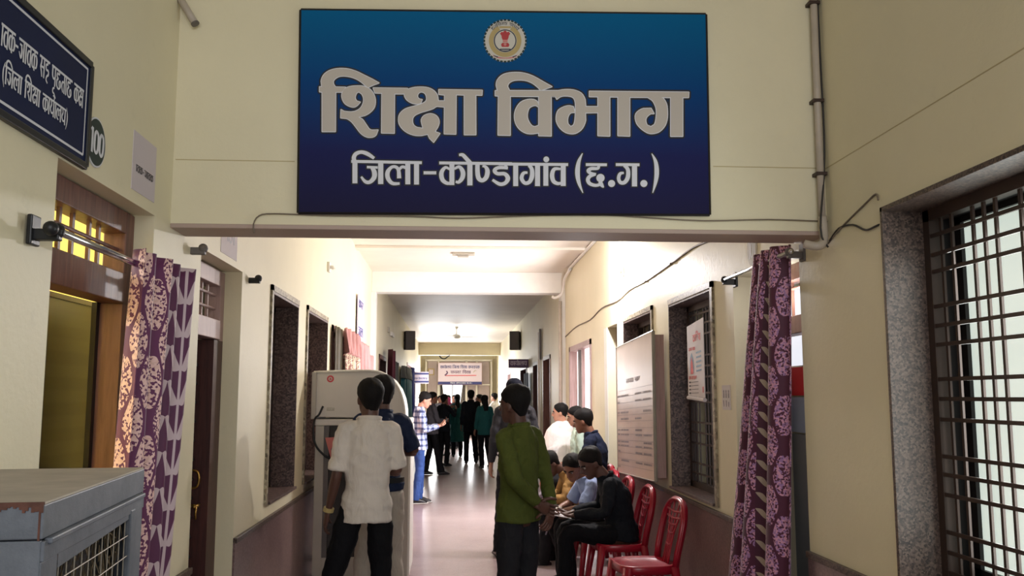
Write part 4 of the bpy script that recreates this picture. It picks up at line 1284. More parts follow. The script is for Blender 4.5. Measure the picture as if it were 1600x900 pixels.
# right inner wall cables
conduit('wall_cable', [(XR - 0.006, 4.3, 2.47), (XR - 0.006, 5.0, 2.62), (XR - 0.006, 5.8, 2.636), (XR - 0.006, 6.3, 2.66), (XR - 0.006, 6.95, 2.64), (XR - 0.006, 7.9, 2.62), (XR - 0.006, 8.6, 2.63), (XR - 0.006, 9.3, 2.59), (XR - 0.006, 10.3, 2.61), (XR - 0.006, 11.2, 2.55), (XR - 0.006, 12.5, 2.56), (XR - 0.006, 13.7, 2.5)], 0.007, 'wire', 'wavy grey cable running along the inner right wall above the windows', 'cable', 4,
        clips=[(XR - 0.006, 6.95, 2.64), (XR - 0.006, 7.9, 2.62)])
conduit('ceiling_conduit', [(XR - 0.02, 4.3, 3.47), (XR - 0.02, 12.4, 3.47), (XR - 0.03, 12.9, 3.44), (XR - 0.05, 13.4, 3.36), (XR - 0.04, 13.62, 3.26), (XR - 0.07, 13.66, 3.15), (XR - 0.16, 13.70, 3.10), (XR - 0.2, 13.74, 3.12)], 0.022, 'white', 'white conduit along the right ceiling edge curving down at the second beam', 'pipe', 4)
conduit('wall_pipe', [(XR - 0.085, 13.71, 3.05), (XR - 0.085, 13.71, 1.4)], 0.028, 'plastic_pipe', 'straight grey pipe down the right pilaster of the second beam', 'pipe', 1)
tubef = thing('conduit_pipe', (XL + 0.05, 3.95, 3.2), 'short broken grey pipe end at the top left corner of the lintel wall', 'pipe')
q0, q1 = on_y(272, -18, 3.965), on_y(305, 37, 3.955)
MB().tube([q0, q0.lerp(q1, 0.6), q1], 0.017, 10).build('run', 'plastic_pipe', tubef, smooth=True)
MB().tube([q1 - (q1 - q0).normalized() * 0.004, q1 + (q1 - q0).normalized() * 0.004], 0.019, 10).build('torn_end', 'grey_dark', tubef)

# LED bulb lamp on the inner right wall, its mate on the left wall
def bulb(label, x, s, y, z, lit):
    t = thing('wall_lamp', (x, y, z), label, 'lamp')
    MB().box(x, x + s * 0.025, y - 0.05, y + 0.05, z - 0.05, z + 0.05).build('base_block', 'white', t, bevel=0.004)
    MB().loft([(x + s * 0.02, y, z), (x + s * 0.05, y, z), (x + s * 0.06, y, z - 0.02)], 0.02, seg=10).build('holder', 'white', t)
    if lit:
        MB().ball((x + s * 0.10, y, z - 0.01), 0.04).build('bulb', 'bulb', t, smooth=True)
    return t


bulb('glowing white bulb high on the inner right wall', XR, -1, 8.95, 2.85, True)
bulb('empty lamp holder high on the left wall opposite the glowing bulb', XL, 1, 8.95, 2.87, False)
lamp_light('wall_bulb_light', (XR - 0.20, 8.95, 2.84), 185, 0.05, (1.0, 0.97, 1.0))
bx = thing('ceiling_rose', (0.13, 11.9, 3.46), 'flat pale ceiling fitting before the second beam', 'ceiling fitting')
MB().box(-0.02, 0.28, 11.82, 11.98, 3.47, 3.5).build('plate', 'pale_grey', bx, bevel=0.008)
MB().box(0.05, 0.2, 11.86, 11.94, 3.44, 3.47).build('cover', 'beige2', bx, bevel=0.008)

# ceiling fan
fan = thing('ceiling_fan', (0.085, 25, 3.2), 'white three-bladed ceiling fan hanging in the far passage', 'fan')
MB().tube([(0.085, 25, 3.5), (0.085, 25, 3.26)], 0.015).loft([(0.085, 25, 3.5), (0.085, 25, 3.44)], [0.06, 0.03]).build('down_rod', 'white', fan)
MB().loft([(0.085, 25, 3.30), (0.085, 25, 3.27), (0.085, 25, 3.22), (0.085, 25, 3.18), (0.085, 25, 3.165)], [0.04, 0.11, 0.12, 0.10, 0.03], seg=20).build('motor', 'white', fan, smooth=True)
for k in range(3):
    T = Matrix.Translation((0.085, 25, 3.22)) @ Matrix.Rotation(math.radians(8 + 120 * k), 4, 'Z') @ Matrix.Rotation(math.radians(9), 4, 'X')
    b = MB(); P = [(0.1, -0.025, 0), (0.16, -0.05, 0), (0.60, -0.065, 0), (0.62, 0, 0), (0.60, 0.065, 0), (0.16, 0.05, 0), (0.1, 0.025, 0)]
    b.prism([T @ Vector(p) for p in P], (0, 0, 0), (0, 0, 0.006)); b.build('blade', 'white', fan)


def speaker(label, x, s, y, z):
    t = thing('speaker_box', (x, y, z), label, 'speaker')
    xc = x + s * 0.145
    T = Matrix.Translation((xc, y, z)) @ Matrix.Rotation(s * math.radians(12), 4, 'Z')
    MB().box(-0.125, 0.125, -0.13, 0.13, -0.24, 0.24, T=T).build('cabinet', 'grey_dark', t, bevel=0.012)
    MB().box(-0.11, 0.11, -0.14, -0.13, -0.22, 0.22, T=T).build('grille', 'grey_dark', t)
    MB().box(x, xc, y - 0.02, y + 0.02, z - 0.02, z + 0.02).build('arm', 'iron_dark', t)
    return t


speaker('grey speaker box mounted on the far left wall', XL, 1, 23, 2.995)
speaker('grey speaker box mounted on the far right wall', XR, -1, 23, 3.0)

# small hanging sign and projecting boards
def flat_sign(label, c, w, h, face, nrm, rows, m_bg='paper', m_txt='ink', name='hanging_sign'):
    t = thing(name, c, label, 'sign')
    c = Vector(c); n = Vector(nrm).normalized(); ex = Vector((0, 0, 1)).cross(n).normalized()
    if n.y < -0.5: ex = Vector((1, 0, 0))
    P = [c - ex * w / 2 - Vector((0, 0, h / 2)), c + ex * w / 2 - Vector((0, 0, h / 2)), c + ex * w / 2 + Vector((0, 0, h / 2)), c - ex * w / 2 + Vector((0, 0, h / 2))]
    MB().prism(P, (0, 0, 0), -n * 0.01).build('board', m_bg, t)
    pr = Print(lambda a, b: c + ex * a + Vector((0, 0, b)), n)
    for toks, x0, x1, zt, zb, mi in rows:
        put_text(pr, toks, x0 * w, x1 * w, zt * h, zb * h, 0.002, mi, 3)
    pr.build('lettering', m_txt, t)
    return t


M['sign_navy'] = flat('far_sign_navy', srgb(52, 58, 120)); M['sign_red'] = flat('far_sign_red', srgb(196, 60, 70)); M['mauve_print'] = flat('far_sign_mauve', srgb(92, 66, 104))
M['sign_pale'] = flat('far_sign_pale', srgb(208, 196, 214))
ww = ['ka', 'aa', 'ya', 'reph', 'aa', 'la', 'ya']
flat_sign('small navy and white sign projecting from the left wall past the cream curtains', (XL + 0.03, 11.95, 2.50), 0.75, 0.80, 0, (1, 0, 0),
          [(['ka', 'ma', 'ra'], -0.4, 0.4, 0.42, 0.30, 0), (['ja', 'la'], -0.38, 0.38, -0.02, -0.16, 0), (['sa', 'va'], -0.38, 0.3, -0.26, -0.38, 0)], 'sign_pale', 'sign_navy')
sg = flat_sign('pale sign with navy bands projecting across the far left by the blue curtain', (-1.0, 27.6, 2.14), 0.52, 0.36, 0, (0, -1, 0),
          [(ww, -0.42, 0.42, 0.0, -0.14, 0)], 'sign_pale', 'sign_navy')
pr = Print(lambda a, b: Vector((-1.0 + a, 27.59, 2.14 + b)), (0, -1, 0))
for z in (0.12, -0.12):
    pr.stroke([(-0.26, z, 0.05), (0.26, z, 0.05)], 0.003)
pr.build('band', 'sign_navy', sg)
flat_sign('small maroon-lettered sign over the far right doorway', (1.50, 20.6, 2.33), 0.46, 0.2, 0, (0, -1, 0), [(ww, -0.42, 0.42, 0.25, -0.2, 0)], 'mauve_print', 'sign_pale')
bn = thing('banner', (0.28, 35.0, 2.05), 'wide pale banner with Hindi headings and a navy foot band at the far end', 'banner')
BX0, BX1, BZ0, BZ1, BY = -0.58, 1.13, 2.03, 2.87, 35.4
MB().box(BX0, BX1, BY, BY + 0.02, BZ0, BZ1).build('cloth', 'sign_pale', bn)
MB().box(BX0 - 0.02, BX1 + 0.02, BY + 0.02, BY + 0.04, BZ0 - 0.02, BZ1 + 0.02).build('frame', 'wood_pink', bn)
MB().box(BX0 + 0.15, BX0 + 0.2, BY + 0.03, 35.72, 2.8, 2.85).box(BX1 - 0.2, BX1 - 0.15, BY + 0.03, 35.72, 2.8, 2.85).build('bracket', 'iron', bn)
pr = Print(lambda x, z: Vector((x, BY, z)), (0, -1, 0))
put_text(pr, ww + [' ', 'i', 'ja', 'la', 'aa', ' ', 'i', 'sha', 'kssa', 'aa', ' ', 'ka', 'ma', 'va', 'ya', 'ka'], -0.50, 1.05, 2.76, 2.66, 0.004, 0, 3)
put_text(pr, ['sa', 'ma', 'ga', 'ra', ' ', 'i', 'sha', 'kssa', 'aa'], -0.10, 0.70, 2.56, 2.46, 0.004, 1, 3)
pr.stroke([(-0.3, 2.375, 0.03), (0.78, 2.385, 0.03), (0.92, 2.39, 0.012)], 0.004, 2)
pr.stroke([(-0.32, 2.38, 0.05), (-0.22, 2.48, 0.05), (-0.26, 2.56, 0.04)], 0.005, 1)
pr.stroke([(0.80, 2.50, 0.03), (0.86, 2.57, 0.03), (0.92, 2.56, 0.02)], 0.005, 3)
pr.poly([(BX0, BZ0), (BX1, BZ0), (BX1, 2.14), (BX0, 2.14)], 0.003, 0)
put_text(pr, ['i', 'ja', 'la', 'aa', 'dash', 'ka', 'o', 'nna', 'dda', 'aa', 'ga', 'aa', 'va', ' ', '(', 'cha', 'dot', 'ga', 'dot', ')'], -0.1, 0.75, 2.105, 2.065, 0.006, 4, 3)
pr.build('print', ['sign_navy', 'mauve_print', 'sign_red', 'pale_grey', 'board_white'], bn)
pf = thing('framed_paper', (-0.86, 35.68, 2.5), 'small pale framed paper on the grey panel left of the far banner', 'notice')
MB().box(-0.98, -0.74, 35.68, 35.7, 2.40, 2.66).build('sheet', 'em_gold', pf); MB().box(-0.94, -0.78, 35.675, 35.68, 2.44, 2.62).build('picture', 'sign_pale', pf)
cab = thing('hanging_cable', (0, 32.78, 3.0), 'coil of dark cable hanging under the farthest beam', 'cable')
MB().tube(catmull([(-0.5, 32.78, 3.04), (-0.42, 32.76, 2.95), (-0.3, 32.76, 2.93), (-0.2, 32.77, 3.0), (-0.12, 32.78, 3.05)], 5), 0.022).build('loop', 'iron_dark', cab)
t = thing('pipe_stub', (XR - 0.04, 16, 2.6), 'thin dark vertical pipe over the first far right door', 'pipe')
MB().box(XR - 0.05, XR - 0.01, 17.45, 17.53, 2.3, 2.9).build('run', 'grey_dark', t)
MB().box(XR - 0.05, XR - 0.01, 17.75, 17.83, 0.9, 2.85).build('run', 'white', t)
t = thing('switch_board', (XL, 14.9, 2.7), 'small white switch box high on the left wall beyond the second beam', 'switch box')
MB().box(XL, XL + 0.05, 17.9, 18.5, 2.78, 2.86).build('tube_light', 'white', t, bevel=0.01)
MB().box(XL, XL + 0.03, 17.2, 17.4, 2.8, 2.9).build('switch_plate', 'pale_grey', t)

# ================================================================== INSIDE THE NEAR LEFT ROOM
cb = thing('partition_board', (-1.95, 3.35, 0), 'olive glossy board standing inside the near left doorway', 'partition')
MB().box(-1.62, -1.60, 3.38, 4.10, 0.0, 1.99).build('board', 'olive', cb)
MB().box(-1.63, -1.59, 3.38, 4.10, 1.99, 2.01).build('top_rail', 'grey_dark', cb)
MB().box(-1.63, -1.59, 4.10, 4.135, 0.0, 2.01).build('stile', 'grey_dark', cb)

# ================================================================== AIR COOLER (rotated 6.6 degrees)
AR = math.radians(6.63)
ac = thing('air_cooler', (-0.766, 1.779, 0.0), 'grey metal air cooler with wire grille and straw pad in the near left corner', 'air cooler', rz=AR)


def lbox(*a, **k):
    return MB().box(*a, **k)


LN, WD, TZ = 0.849, 0.38, 1.40
lbox(-WD, 0, 0, LN, TZ - 0.006, TZ).build('lid', 'cooler_top', ac, local=True, bevel=0.004)
lbox(-WD - 0.004, 0.001, -0.004, LN + 0.003, TZ - 0.068, TZ - 0.004).build('lid_rim', 'cooler', ac, local=True, bevel=0.003)
r_ = MB()
rq = random.Random(2)
for k in range(40):
    a = -0.21 + k * 0.00525
    r_.box(a, a + 0.0053, -0.0065, 0.002, TZ - 0.006 - 0.010 * rq.random() * (0.4 + k / 40), TZ + 0.001)
r_.box(-0.0075, -0.004, -0.006, -0.003, TZ - 0.07, TZ - 0.01)
r_.build('rust_edge', 'rust', ac, local=True)
# body: frame of flat sheet strips around the louvre opening on the right face
fb = MB()
fb.box(-0.012, 0.004, 0.0, LN, TZ - 0.11, TZ - 0.072)
fb.box(-0.012, 0.000, 0.0, 0.10, 0.45, TZ - 0.11); fb.box(-0.012, 0.000, 0.695, LN, 0.45, TZ - 0.11)
fb.box(-0.012, 0.000, 0.0, LN, 0.45, 0.52)
fb.build('side_frame', 'cooler', ac, local=True, bevel=0.002)
lbox(-0.004, 0.012, 0.02, LN - 0.02, TZ - 0.080, TZ - 0.068).build('drip_strip', 'cooler', ac, local=True, bevel=0.003)
lbox(-0.004, 0.006, 0.695, 0.74, 0.45, TZ - 0.10).build('corner_strip', 'cooler', ac, local=True, bevel=0.003)
for x0, x1 in ((-WD, -0.225), (-0.220, -0.112), (-0.108, -0.002)):
    lbox(x0, x1, -0.004, 0.01, 0.45, TZ - 0.07).build('front_panel', 'cooler', ac, local=True, bevel=0.003)
lbox(-WD, -WD + 0.01, 0, LN, 0.45, TZ - 0.01).box(-WD, 0, LN - 0.01, LN, 0.45, TZ - 0.01).box(-WD, 0, 0, LN, 0.44, 0.45).build('casing', 'cooler', ac, local=True)
MB().ball((-0.08, -0.008, TZ - 0.055), 0.006, seg=8, rings=5).build('screw', 'iron_dark', ac, local=True)
st = MB(); rnd = random.Random(5)
for k in range(900):
    y = rnd.uniform(0.08, 0.72); z = rnd.uniform(0.55, 1.28)
    a = rnd.uniform(-0.9, 0.9) + (PI / 2 if rnd.random() < 0.75 else 0); ln = rnd.uniform(0.03, 0.09)
    x = rnd.uniform(-0.05, -0.018)
    dy, dz = math.cos(a) * ln / 2, math.sin(a) * ln / 2
    w = 0.0011
    st.add([(x, y - dy, z - dz - w), (x, y + dy, z + dz - w), (x + 0.002, y + dy, z + dz + w), (x + 0.002, y - dy, z - dz + w)], [(0, 1, 2, 3)])
tag(st.build('straw_pad', 'straw', ac, local=True, fix=False), kind='stuff')
lbox(-0.07, -0.055, 0.02, 0.8, 0.5, 1.32).build('pad_backing', 'black', ac, local=True)
for k in range(11):
    y = 0.12 + k * 0.055
    MB().loft([(-0.004, y, 0.5), (-0.004, y, 1.295)], 0.0016, seg=6).build('grille_wire', 'mesh_wire', ac, local=True)
for k in range(14):
    z = 0.56 + k * 0.052
    MB().loft([(-0.001, 0.09, z), (-0.001, 0.705, z)], 0.0016, seg=6).build('grille_wire', 'mesh_wire', ac, local=True)
o = MB().add([(0.0005, 0.10, 1.296), (0.0005, 0.70, 1.296), (0.0005, 0.70, 1.278), (0.0005, 0.10, 1.262)], [(0, 1, 2, 3)]).build('lip_strip', 'cooler', ac, local=True)
for x in (-WD + 0.02, -0.02):
    for y in (0.03, LN - 0.03):
        lbox(x - 0.015, x + 0.015, y - 0.015, y + 0.015, 0, 0.45).build('stand_leg', 'iron', ac, local=True)
lbox(-WD, 0, 0.0, LN, 0.40, 0.44).build('stand_tray', 'iron', ac, local=True)

# ================================================================== BEIGE MACHINE WITH ROUNDED HOOD
mc = thing('kiosk_machine', (-0.78, 8.1, 0), 'beige enamel machine with a rounded hood and dark glazed lower cabinet against the left wall', 'machine')
MY0, MY1 = 7.8, 8.45
prof = [(-1.19, 1.42), (-0.41, 1.40), (-0.412, 1.47), (-0.43, 1.57), (-0.465, 1.66), (-0.52, 1.735), (-0.59, 1.785), (-0.67, 1.808), (-0.80, 1.812), (-1.19, 1.80)]
MB().prism([(x, MY0, z) for x, z in prof], (0, 0.02, 0), (0, MY1 - MY0, 0)).build('hood', 'beige', mc, bevel=0.006)
rim = MB(); path = [(x, MY0 + 0.012, z) for x, z in prof[1:]]
rim.tube(path, 0.011, 6, 0, 2); rim.build('hood_rim', 'white', mc, smooth=True)
MB().box(-1.205, -1.165, MY0 - 0.005, MY1, 1.40, 1.80).build('hinge_strip', 'beige2', mc, bevel=0.006)
MB().box(-1.17, -0.36, MY0 - 0.01, MY1, 1.345, 1.40).build('worktop', 'beige', mc, bevel=0.01)
for a, b, n in ((-1.165, -1.09, 'stile'), (-0.445, -0.372, 'stile')):
    MB().box(a, b, MY0, MY0 + 0.04, 0.06, 1.345).build(n, 'beige2', mc, bevel=0.006)
for a, b in ((-1.09, -1.05), (-0.485, -0.445)):
    MB().box(a, b, MY0 + 0.01, MY0 + 0.03, 0.25, 1.345).build('glazing_bead', 'grey_dark', mc)
MB().box(-1.09, -0.445, MY0 + 0.035, MY0 + 0.05, 0.25, 1.345).build('smoked_panel', 'smoke', mc)
MB().box(-1.05, -0.485, MY0 + 0.02, MY0 + 0.04, 1.02, 1.06).build('cross_rail', 'grey_dark', mc)
MB().box(-1.09, -0.445, MY0 + 0.005, MY0 + 0.05, 0.06, 0.25).build('kick_panel', 'beige2', mc, bevel=0.005)
MB().box(-1.165, -0.38, MY0 + 0.05, MY1, 0.06, 1.345).build('carcass', 'beige2', mc)
MB().box(-0.38, -0.355, MY0 + 0.01, MY1, 0.10, 1.345).build('front_skin', 'white', mc, bevel=0.005)
for x in (-1.13, -0.42):
    for y in (MY0 + 0.05, MY1 - 0.05):
        MB().loft([(x, y, 0), (x, y, 0.06)], 0.025, seg=10).build('foot', 'black', mc)
pr = Print(lambda x, z: Vector((x, MY0 + 0.02, z)), (0, -1, 0))
pr.poly(disc2(-1.05, 1.742, 0.030, 24), 0.001, 0); pr.poly(disc2(-1.05, 1.742, 0.017, 20), 0.002, 1)
pr.poly([(-1.062, 1.734), (-1.05, 1.754), (-1.038, 1.734)], 0.003, 0)
pr.poly([(-1.075, 1.47), (-1.01, 1.47), (-1.01, 1.498), (-1.075, 1.498)], 0.001, 2)
put_text(pr, ['ma', 'sha', 'i', 'ra'], -1.07, -1.015, 1.492, 1.478, 0.002, 1, 2)
pr.build('badge_print', ['sign_red', 'em_white', 'pale_grey'], mc)
MB().box(-0.62, -0.52, MY0 - 0.02, MY0 - 0.0, 1.30, 1.315).build('catch', 'steel', mc)
ca = thing('black_cable', (-1.16, 7.76, 1.3), 'black cable looping from the beige machine top down its left side', 'cable')
MB().tube(catmull([(-1.10, 7.77, 1.51), (-1.13, 7.76, 1.44), (-1.165, 7.76, 1.40), (-1.175, 7.76, 1.28), (-1.15, 7.76, 1.18), (-1.08, 7.77, 1.10), (-1.0, 7.78, 1.06)], 5), 0.009).build('run', 'black', ca, smooth=True)
MB().tube([(-0.50, 7.77, 1.32), (-0.41, 7.77, 1.42)], 0.009).build('plug_lead', 'black', ca)
fo = thing('pink_folder', (-1.0, 7.74, 1.1), 'pink folder with a dark blue picture taped to the beige machine', 'folder')
P = [on_y(508, 684, 7.76), on_y(545, 682, 7.76), on_y(547, 724, 7.76), on_y(520, 728, 7.76)]
M['folder_pink'] = mat('salmon_pink_card', srgb(198, 112, 106), 0.6)
MB().prism(P, (0, 0, 0), (0, 0.02, 0)).build('cover', 'folder_pink', fo)
pr = Print(lambda u, v: on_y(u, v, 7.76), (0, -1, 0))
M['pic_blue'] = flat('dark_blue_picture', srgb(46, 58, 92)); 
pr.poly([(517, 702), (522, 695), (527, 690), (533, 693), (540, 697), (540, 711), (530, 716), (520, 711)], 0.001)
pr.build('picture', 'pic_blue', fo)
sb = thing('white_cabinet', (-0.95, 9.9, 0), 'small white cabinet with a paper label standing behind the beige machine', 'cabinet')
MB().box(-1.0, -0.53, 9.0, 9.6, 0.05, 1.52).build('body', 'white', sb, bevel=0.01)
MB().box(-0.70, -0.56, 8.994, 9.0, 1.32, 1.48).build('label_sheet', 'paper', sb)
MB().box(-0.97, -0.57, 9.05, 9.55, 0.0, 0.05).build('plinth', 'grey_dark', sb)


# ================================================================== RED PLASTIC CHAIRS
def make_chair(label):
    t = thing('plastic_chair', (0, 0, 0), label, 'chair', group='red plastic chairs along the right wall')
    n = 28
    def sup(a, rx, ry, p=3.2):
        c, s = math.cos(a), math.sin(a)
        return (math.copysign(abs(c) ** (2 / p), c) * rx, math.copysign(abs(s) ** (2 / p), s) * ry)
    mb = MB()
    rings = []
    for (k, z) in ((0.0, 0.418), (0.5, 0.420), (0.85, 0.430), (0.97, 0.442), (1.0, 0.435), (1.0, 0.385), (0.975, 0.385), (0.96, 0.425), (0.5, 0.410), (0.0, 0.408)):
        rings.append([(*[q for q in sup(2 * PI * i / n, 0.215 * max(k, 0.02), 0.205 * max(k, 0.02))], z) for i in range(n)])
    vs = [p for r in rings for p in r]; fs = []
    for j in range(len(rings) - 1):
        for i in range(n):
            fs.append((j * n + i, j * n + (i + 1) % n, (j + 1) * n + (i + 1) % n, (j + 1) * n + i))
    mb.add(vs, fs); mb.build('seat', 'red_plastic', t, local=True, smooth=True)
    for sx in (-1, 1):
        for sy in (-1, 1):
            MB().loft([(sx * 0.175, sy * 0.165, 0.43), (sx * 0.205, sy * 0.20, 0.2), (sx * 0.225, sy * 0.225, 0.0)], [0.034, 0.028, 0.024], [0.030, 0.024, 0.02], (1, 0, 0), 10, power=4).build('leg', 'red_plastic', t, local=True, smooth=True)
    # backrest hoop
    hoop = []
    for k in range(25):
        a = PI * k / 24
        x = 0.205 * math.copysign(abs(math.cos(a)) ** 0.75, math.cos(a)); zz = 0.64 + 0.225 * (math.sin(a) ** 0.8)
        hoop.append((x, zz))
    pts = [(0.19, -0.17, 0.42), (0.20, -0.185, 0.52)] + [(x, -0.185 - (z - 0.52) * 0.24, z) for x, z in hoop] + [(-0.20, -0.185, 0.52), (-0.19, -0.17, 0.42)]
    MB().loft(pts, 0.026, 0.012, (0, 1, 0), 8).loft(pts, 0.013, 0.020, (0, 1, 0), 8).build('back_hoop', 'red_plastic', t, local=True, smooth=True)

    def bk(x, z, off=0.0):
        return (x, -0.185 - (z - 0.52) * 0.24 + off, z)
    for x0, x1 in ((-0.055, -0.135), (-0.02, -0.05), (0.02, 0.05), (0.055, 0.135)):
        ztop = 0.848 if abs(x0) < 0.03 else 0.81
        MB().loft([bk(x0, 0.43), bk(x0 * 0.9, 0.62), bk((x0 + x1) / 2, 0.74), bk(x1, ztop)], 0.013, 0.006, (1, 0, 0), 6, smooth_path=3).build('back_slat', 'red_plastic', t, local=True, smooth=True)
    for k, z in enumerate((0.56, 0.64, 0.70, 0.745, 0.79)):
        w = (0.05, 0.06, 0.085, 0.13, 0.155)[k]
        MB().loft([bk(-w, z, 0.004), bk(0, z - 0.012, 0.004), bk(w, z, 0.004)], 0.005, 0.009, (0, 1, 0), 6).build('back_rib', 'red_plastic', t, local=True)
    return t


def copy_tree(o, parent=None):
    c = o.copy(); COL.objects.link(c)
    if parent is not None: c.parent = parent
    for ch in list(o.children): copy_tree(ch, c)
    return c


chair0 = make_chair('empty red plastic chair nearest the viewer, by the right wall')
chair0.location = (1.345, 6.42, 0); chair0.rotation_euler = (0, 0, math.radians(96))
for (x, y, rz, lab) in ((1.335, 7.33, 92, 'red plastic chair under the man in black'), (1.325, 8.12, 92, 'red plastic chair under the man in the pale blue shirt'),
                        (1.325, 8.84, 92, 'red plastic chair under the man in the tan sleeve'), (1.40, 9.5, 90, 'red plastic chair under the man in the navy T-shirt')):
    c = copy_tree(chair0); c.location = (x, y, 0); c.rotation_euler = (0, 0, math.radians(rz)); c['label'] = lab


# ================================================================== PEOPLE
def skin_mat(name, c):
    k = NT(name)
    n = k.noise(18, 3)
    k.color(k.ramp(n, [(0.3, tuple(x * .88 for x in c[:3]) + (1,)), (0.7, c)]))
    k.b.inputs['Roughness'].default_value = 0.5
    k.b.inputs['Subsurface Weight'].default_value = 0.06
    return k.m


M['skin'] = skin_mat('brown_skin', srgb(134, 90, 70)); M['skin_dark'] = skin_mat('deep_brown_skin', srgb(88, 58, 48)); M['skin_light'] = skin_mat('light_brown_skin', srgb(190, 140, 118))
M['lips'] = flat('lips', srgb(120, 66, 60)); M['eye'] = flat('eye_white', srgb(150, 142, 136), 0.5); M['pupil'] = flat('pupil', srgb(20, 14, 12), 0.2)


def hair_mat():
    k = NT('black_hair')
    mp = k.n('ShaderNodeMapping', {'Scale': (60, 60, 9)}); k.link(k.coord(), mp.inputs[0])
    n = k.noise(4, 4, 0.6, mp.outputs[0])
    k.color(k.ramp(n, [(0.3, srgb(9, 8, 9)), (0.75, srgb(24, 20, 20))]))
    k.b.inputs['Roughness'].default_value = 0.7
    k.b.inputs['Specular IOR Level'].default_value = 0.2
    k.bump(n, 0.5, 0.004)
    return k.m


M['hair'] = hair_mat()


def fabric(name, c, rough=0.8, var=0.08):
    k = NT(name)
    n = k.noise(5, 5, 0.6)
    k.color(k.ramp(n, [(0.3, tuple(x * (1 - var) for x in c[:3]) + (1,)), (0.7, tuple(min(1, x * (1 + var)) for x in c[:3]) + (1,))]))
    k.b.inputs['Roughness'].default_value = rough
    k.b.inputs['Specular IOR Level'].default_value = 0.15
    mp = k.n('ShaderNodeMapping', {'Scale': (1.0, 1.0, 0.45)}); k.link(k.coord(), mp.inputs[0])
    k.bump(k.noise(12, 3, 0.5, mp.outputs[0], 1.2), 0.55, 0.03)
    return k.m


def plaid():
    k = NT('blue_white_check_cloth')
    s = k.n('ShaderNodeSeparateXYZ'); k.link(k.coord(), s.inputs[0])
    def line(sock, f, thr):
        return k.math('GREATER_THAN', k.math('SINE', k.math('MULTIPLY', sock, f)), thr)
    a = k.math('MAXIMUM', line(s.outputs[0], 75, 0.35), line(s.outputs[1], 75, 0.35))
    b = line(s.outputs[2], 75, 0.35)
    f = k.math('MULTIPLY', k.math('ADD', a, b), 0.5)
    k.color(k.ramp(f, [(0.1, srgb(208, 210, 222)), (0.5, srgb(120, 130, 162)), (0.95, srgb(50, 58, 98))]))
    k.b.inputs['Roughness'].default_value = 0.8
    return k.m


M['shirt_white'] = fabric('white_shirt_cloth', srgb(208, 200, 192)); M['shirt_navy'] = fabric('navy_shirt_cloth', srgb(30, 40, 66), 0.7, 0.25); M['shirt_green'] = fabric('olive_green_shirt_cloth', srgb(74, 82, 36))
M['shirt_plaid'] = plaid(); M['shirt_black'] = fabric('black_shirt_cloth', srgb(24, 26, 32)); M['shirt_grey'] = fabric('grey_shirt_cloth', srgb(86, 84, 92)); M['shirt_blue'] = fabric('pale_blue_shirt_cloth', srgb(150, 166, 204))
M['shirt_tan'] = fabric('tan_shirt_cloth', srgb(170, 132, 82)); M['shawl_white'] = fabric('white_shawl_cloth', srgb(236, 232, 232)); M['kurta_teal'] = fabric('teal_kurta_cloth', srgb(34, 84, 84)); M['shirt_sky'] = fabric('sky_shirt_cloth', srgb(150, 170, 190))
M['pants_black'] = fabric('black_trouser_cloth', srgb(18, 18, 22)); M['pants_char'] = fabric('charcoal_trouser_cloth', srgb(34, 34, 38)); M['pants_grey'] = fabric('light_grey_trouser_cloth', srgb(168, 160, 150)); M['jeans'] = fabric('blue_denim', srgb(52, 76, 132), 0.8, 0.25)
M['navy_tee'] = fabric('navy_tee_cloth', srgb(28, 34, 54)); M['white_collar'] = fabric('white_green_cloth', srgb(190, 210, 196)); M['pink_scarf'] = fabric('pink_scarf_cloth', srgb(190, 70, 120)); M['shoe_dark'] = mat('dark_shoe', srgb(26, 24, 28), 0.4)
M['shoe_white'] = mat('white_sole', srgb(200, 196, 190), 0.5); M['cap_navy'] = fabric('navy_cap_cloth', srgb(16, 17, 28), 0.95); M['grey_jacket'] = fabric('grey_jacket_cloth', srgb(48, 47, 52))


def saree():
    k = NT('red_orange_sari_cloth')
    n = k.noise(7, 2, 0.5, None, 1.0)
    k.color(k.ramp(n, [(0.45, srgb(196, 24, 36)), (0.56, srgb(200, 30, 40)), (0.60, srgb(224, 130, 50)), (0.66, srgb(200, 26, 40))]))
    k.b.inputs['Roughness'].default_value = 0.6
    return k.m


M['saree'] = saree()

HEADR = [(0.0, .055, .028, .024), (0.014, .047, .046, .040), (0.04, .032, .066, .054), (0.075, .012, .084, .065), (0.11, .000, .095, .0725), (0.145, -.004, .099, .0765),
         (0.18, -.007, .094, .073), (0.205, -.010, .076, .059), (0.223, -.012, .048, .037), (0.233, -.013, .012, .01)]


def headprof(z):
    R = HEADR
    if z <= R[0][0]: return R[0][1:]
    for a, b in zip(R[:-1], R[1:]):
        if z <= b[0]:
            t = (z - a[0]) / (b[0] - a[0])
            return tuple(a[i] + (b[i] - a[i]) * t for i in (1, 2, 3))
    return R[-1][1:]


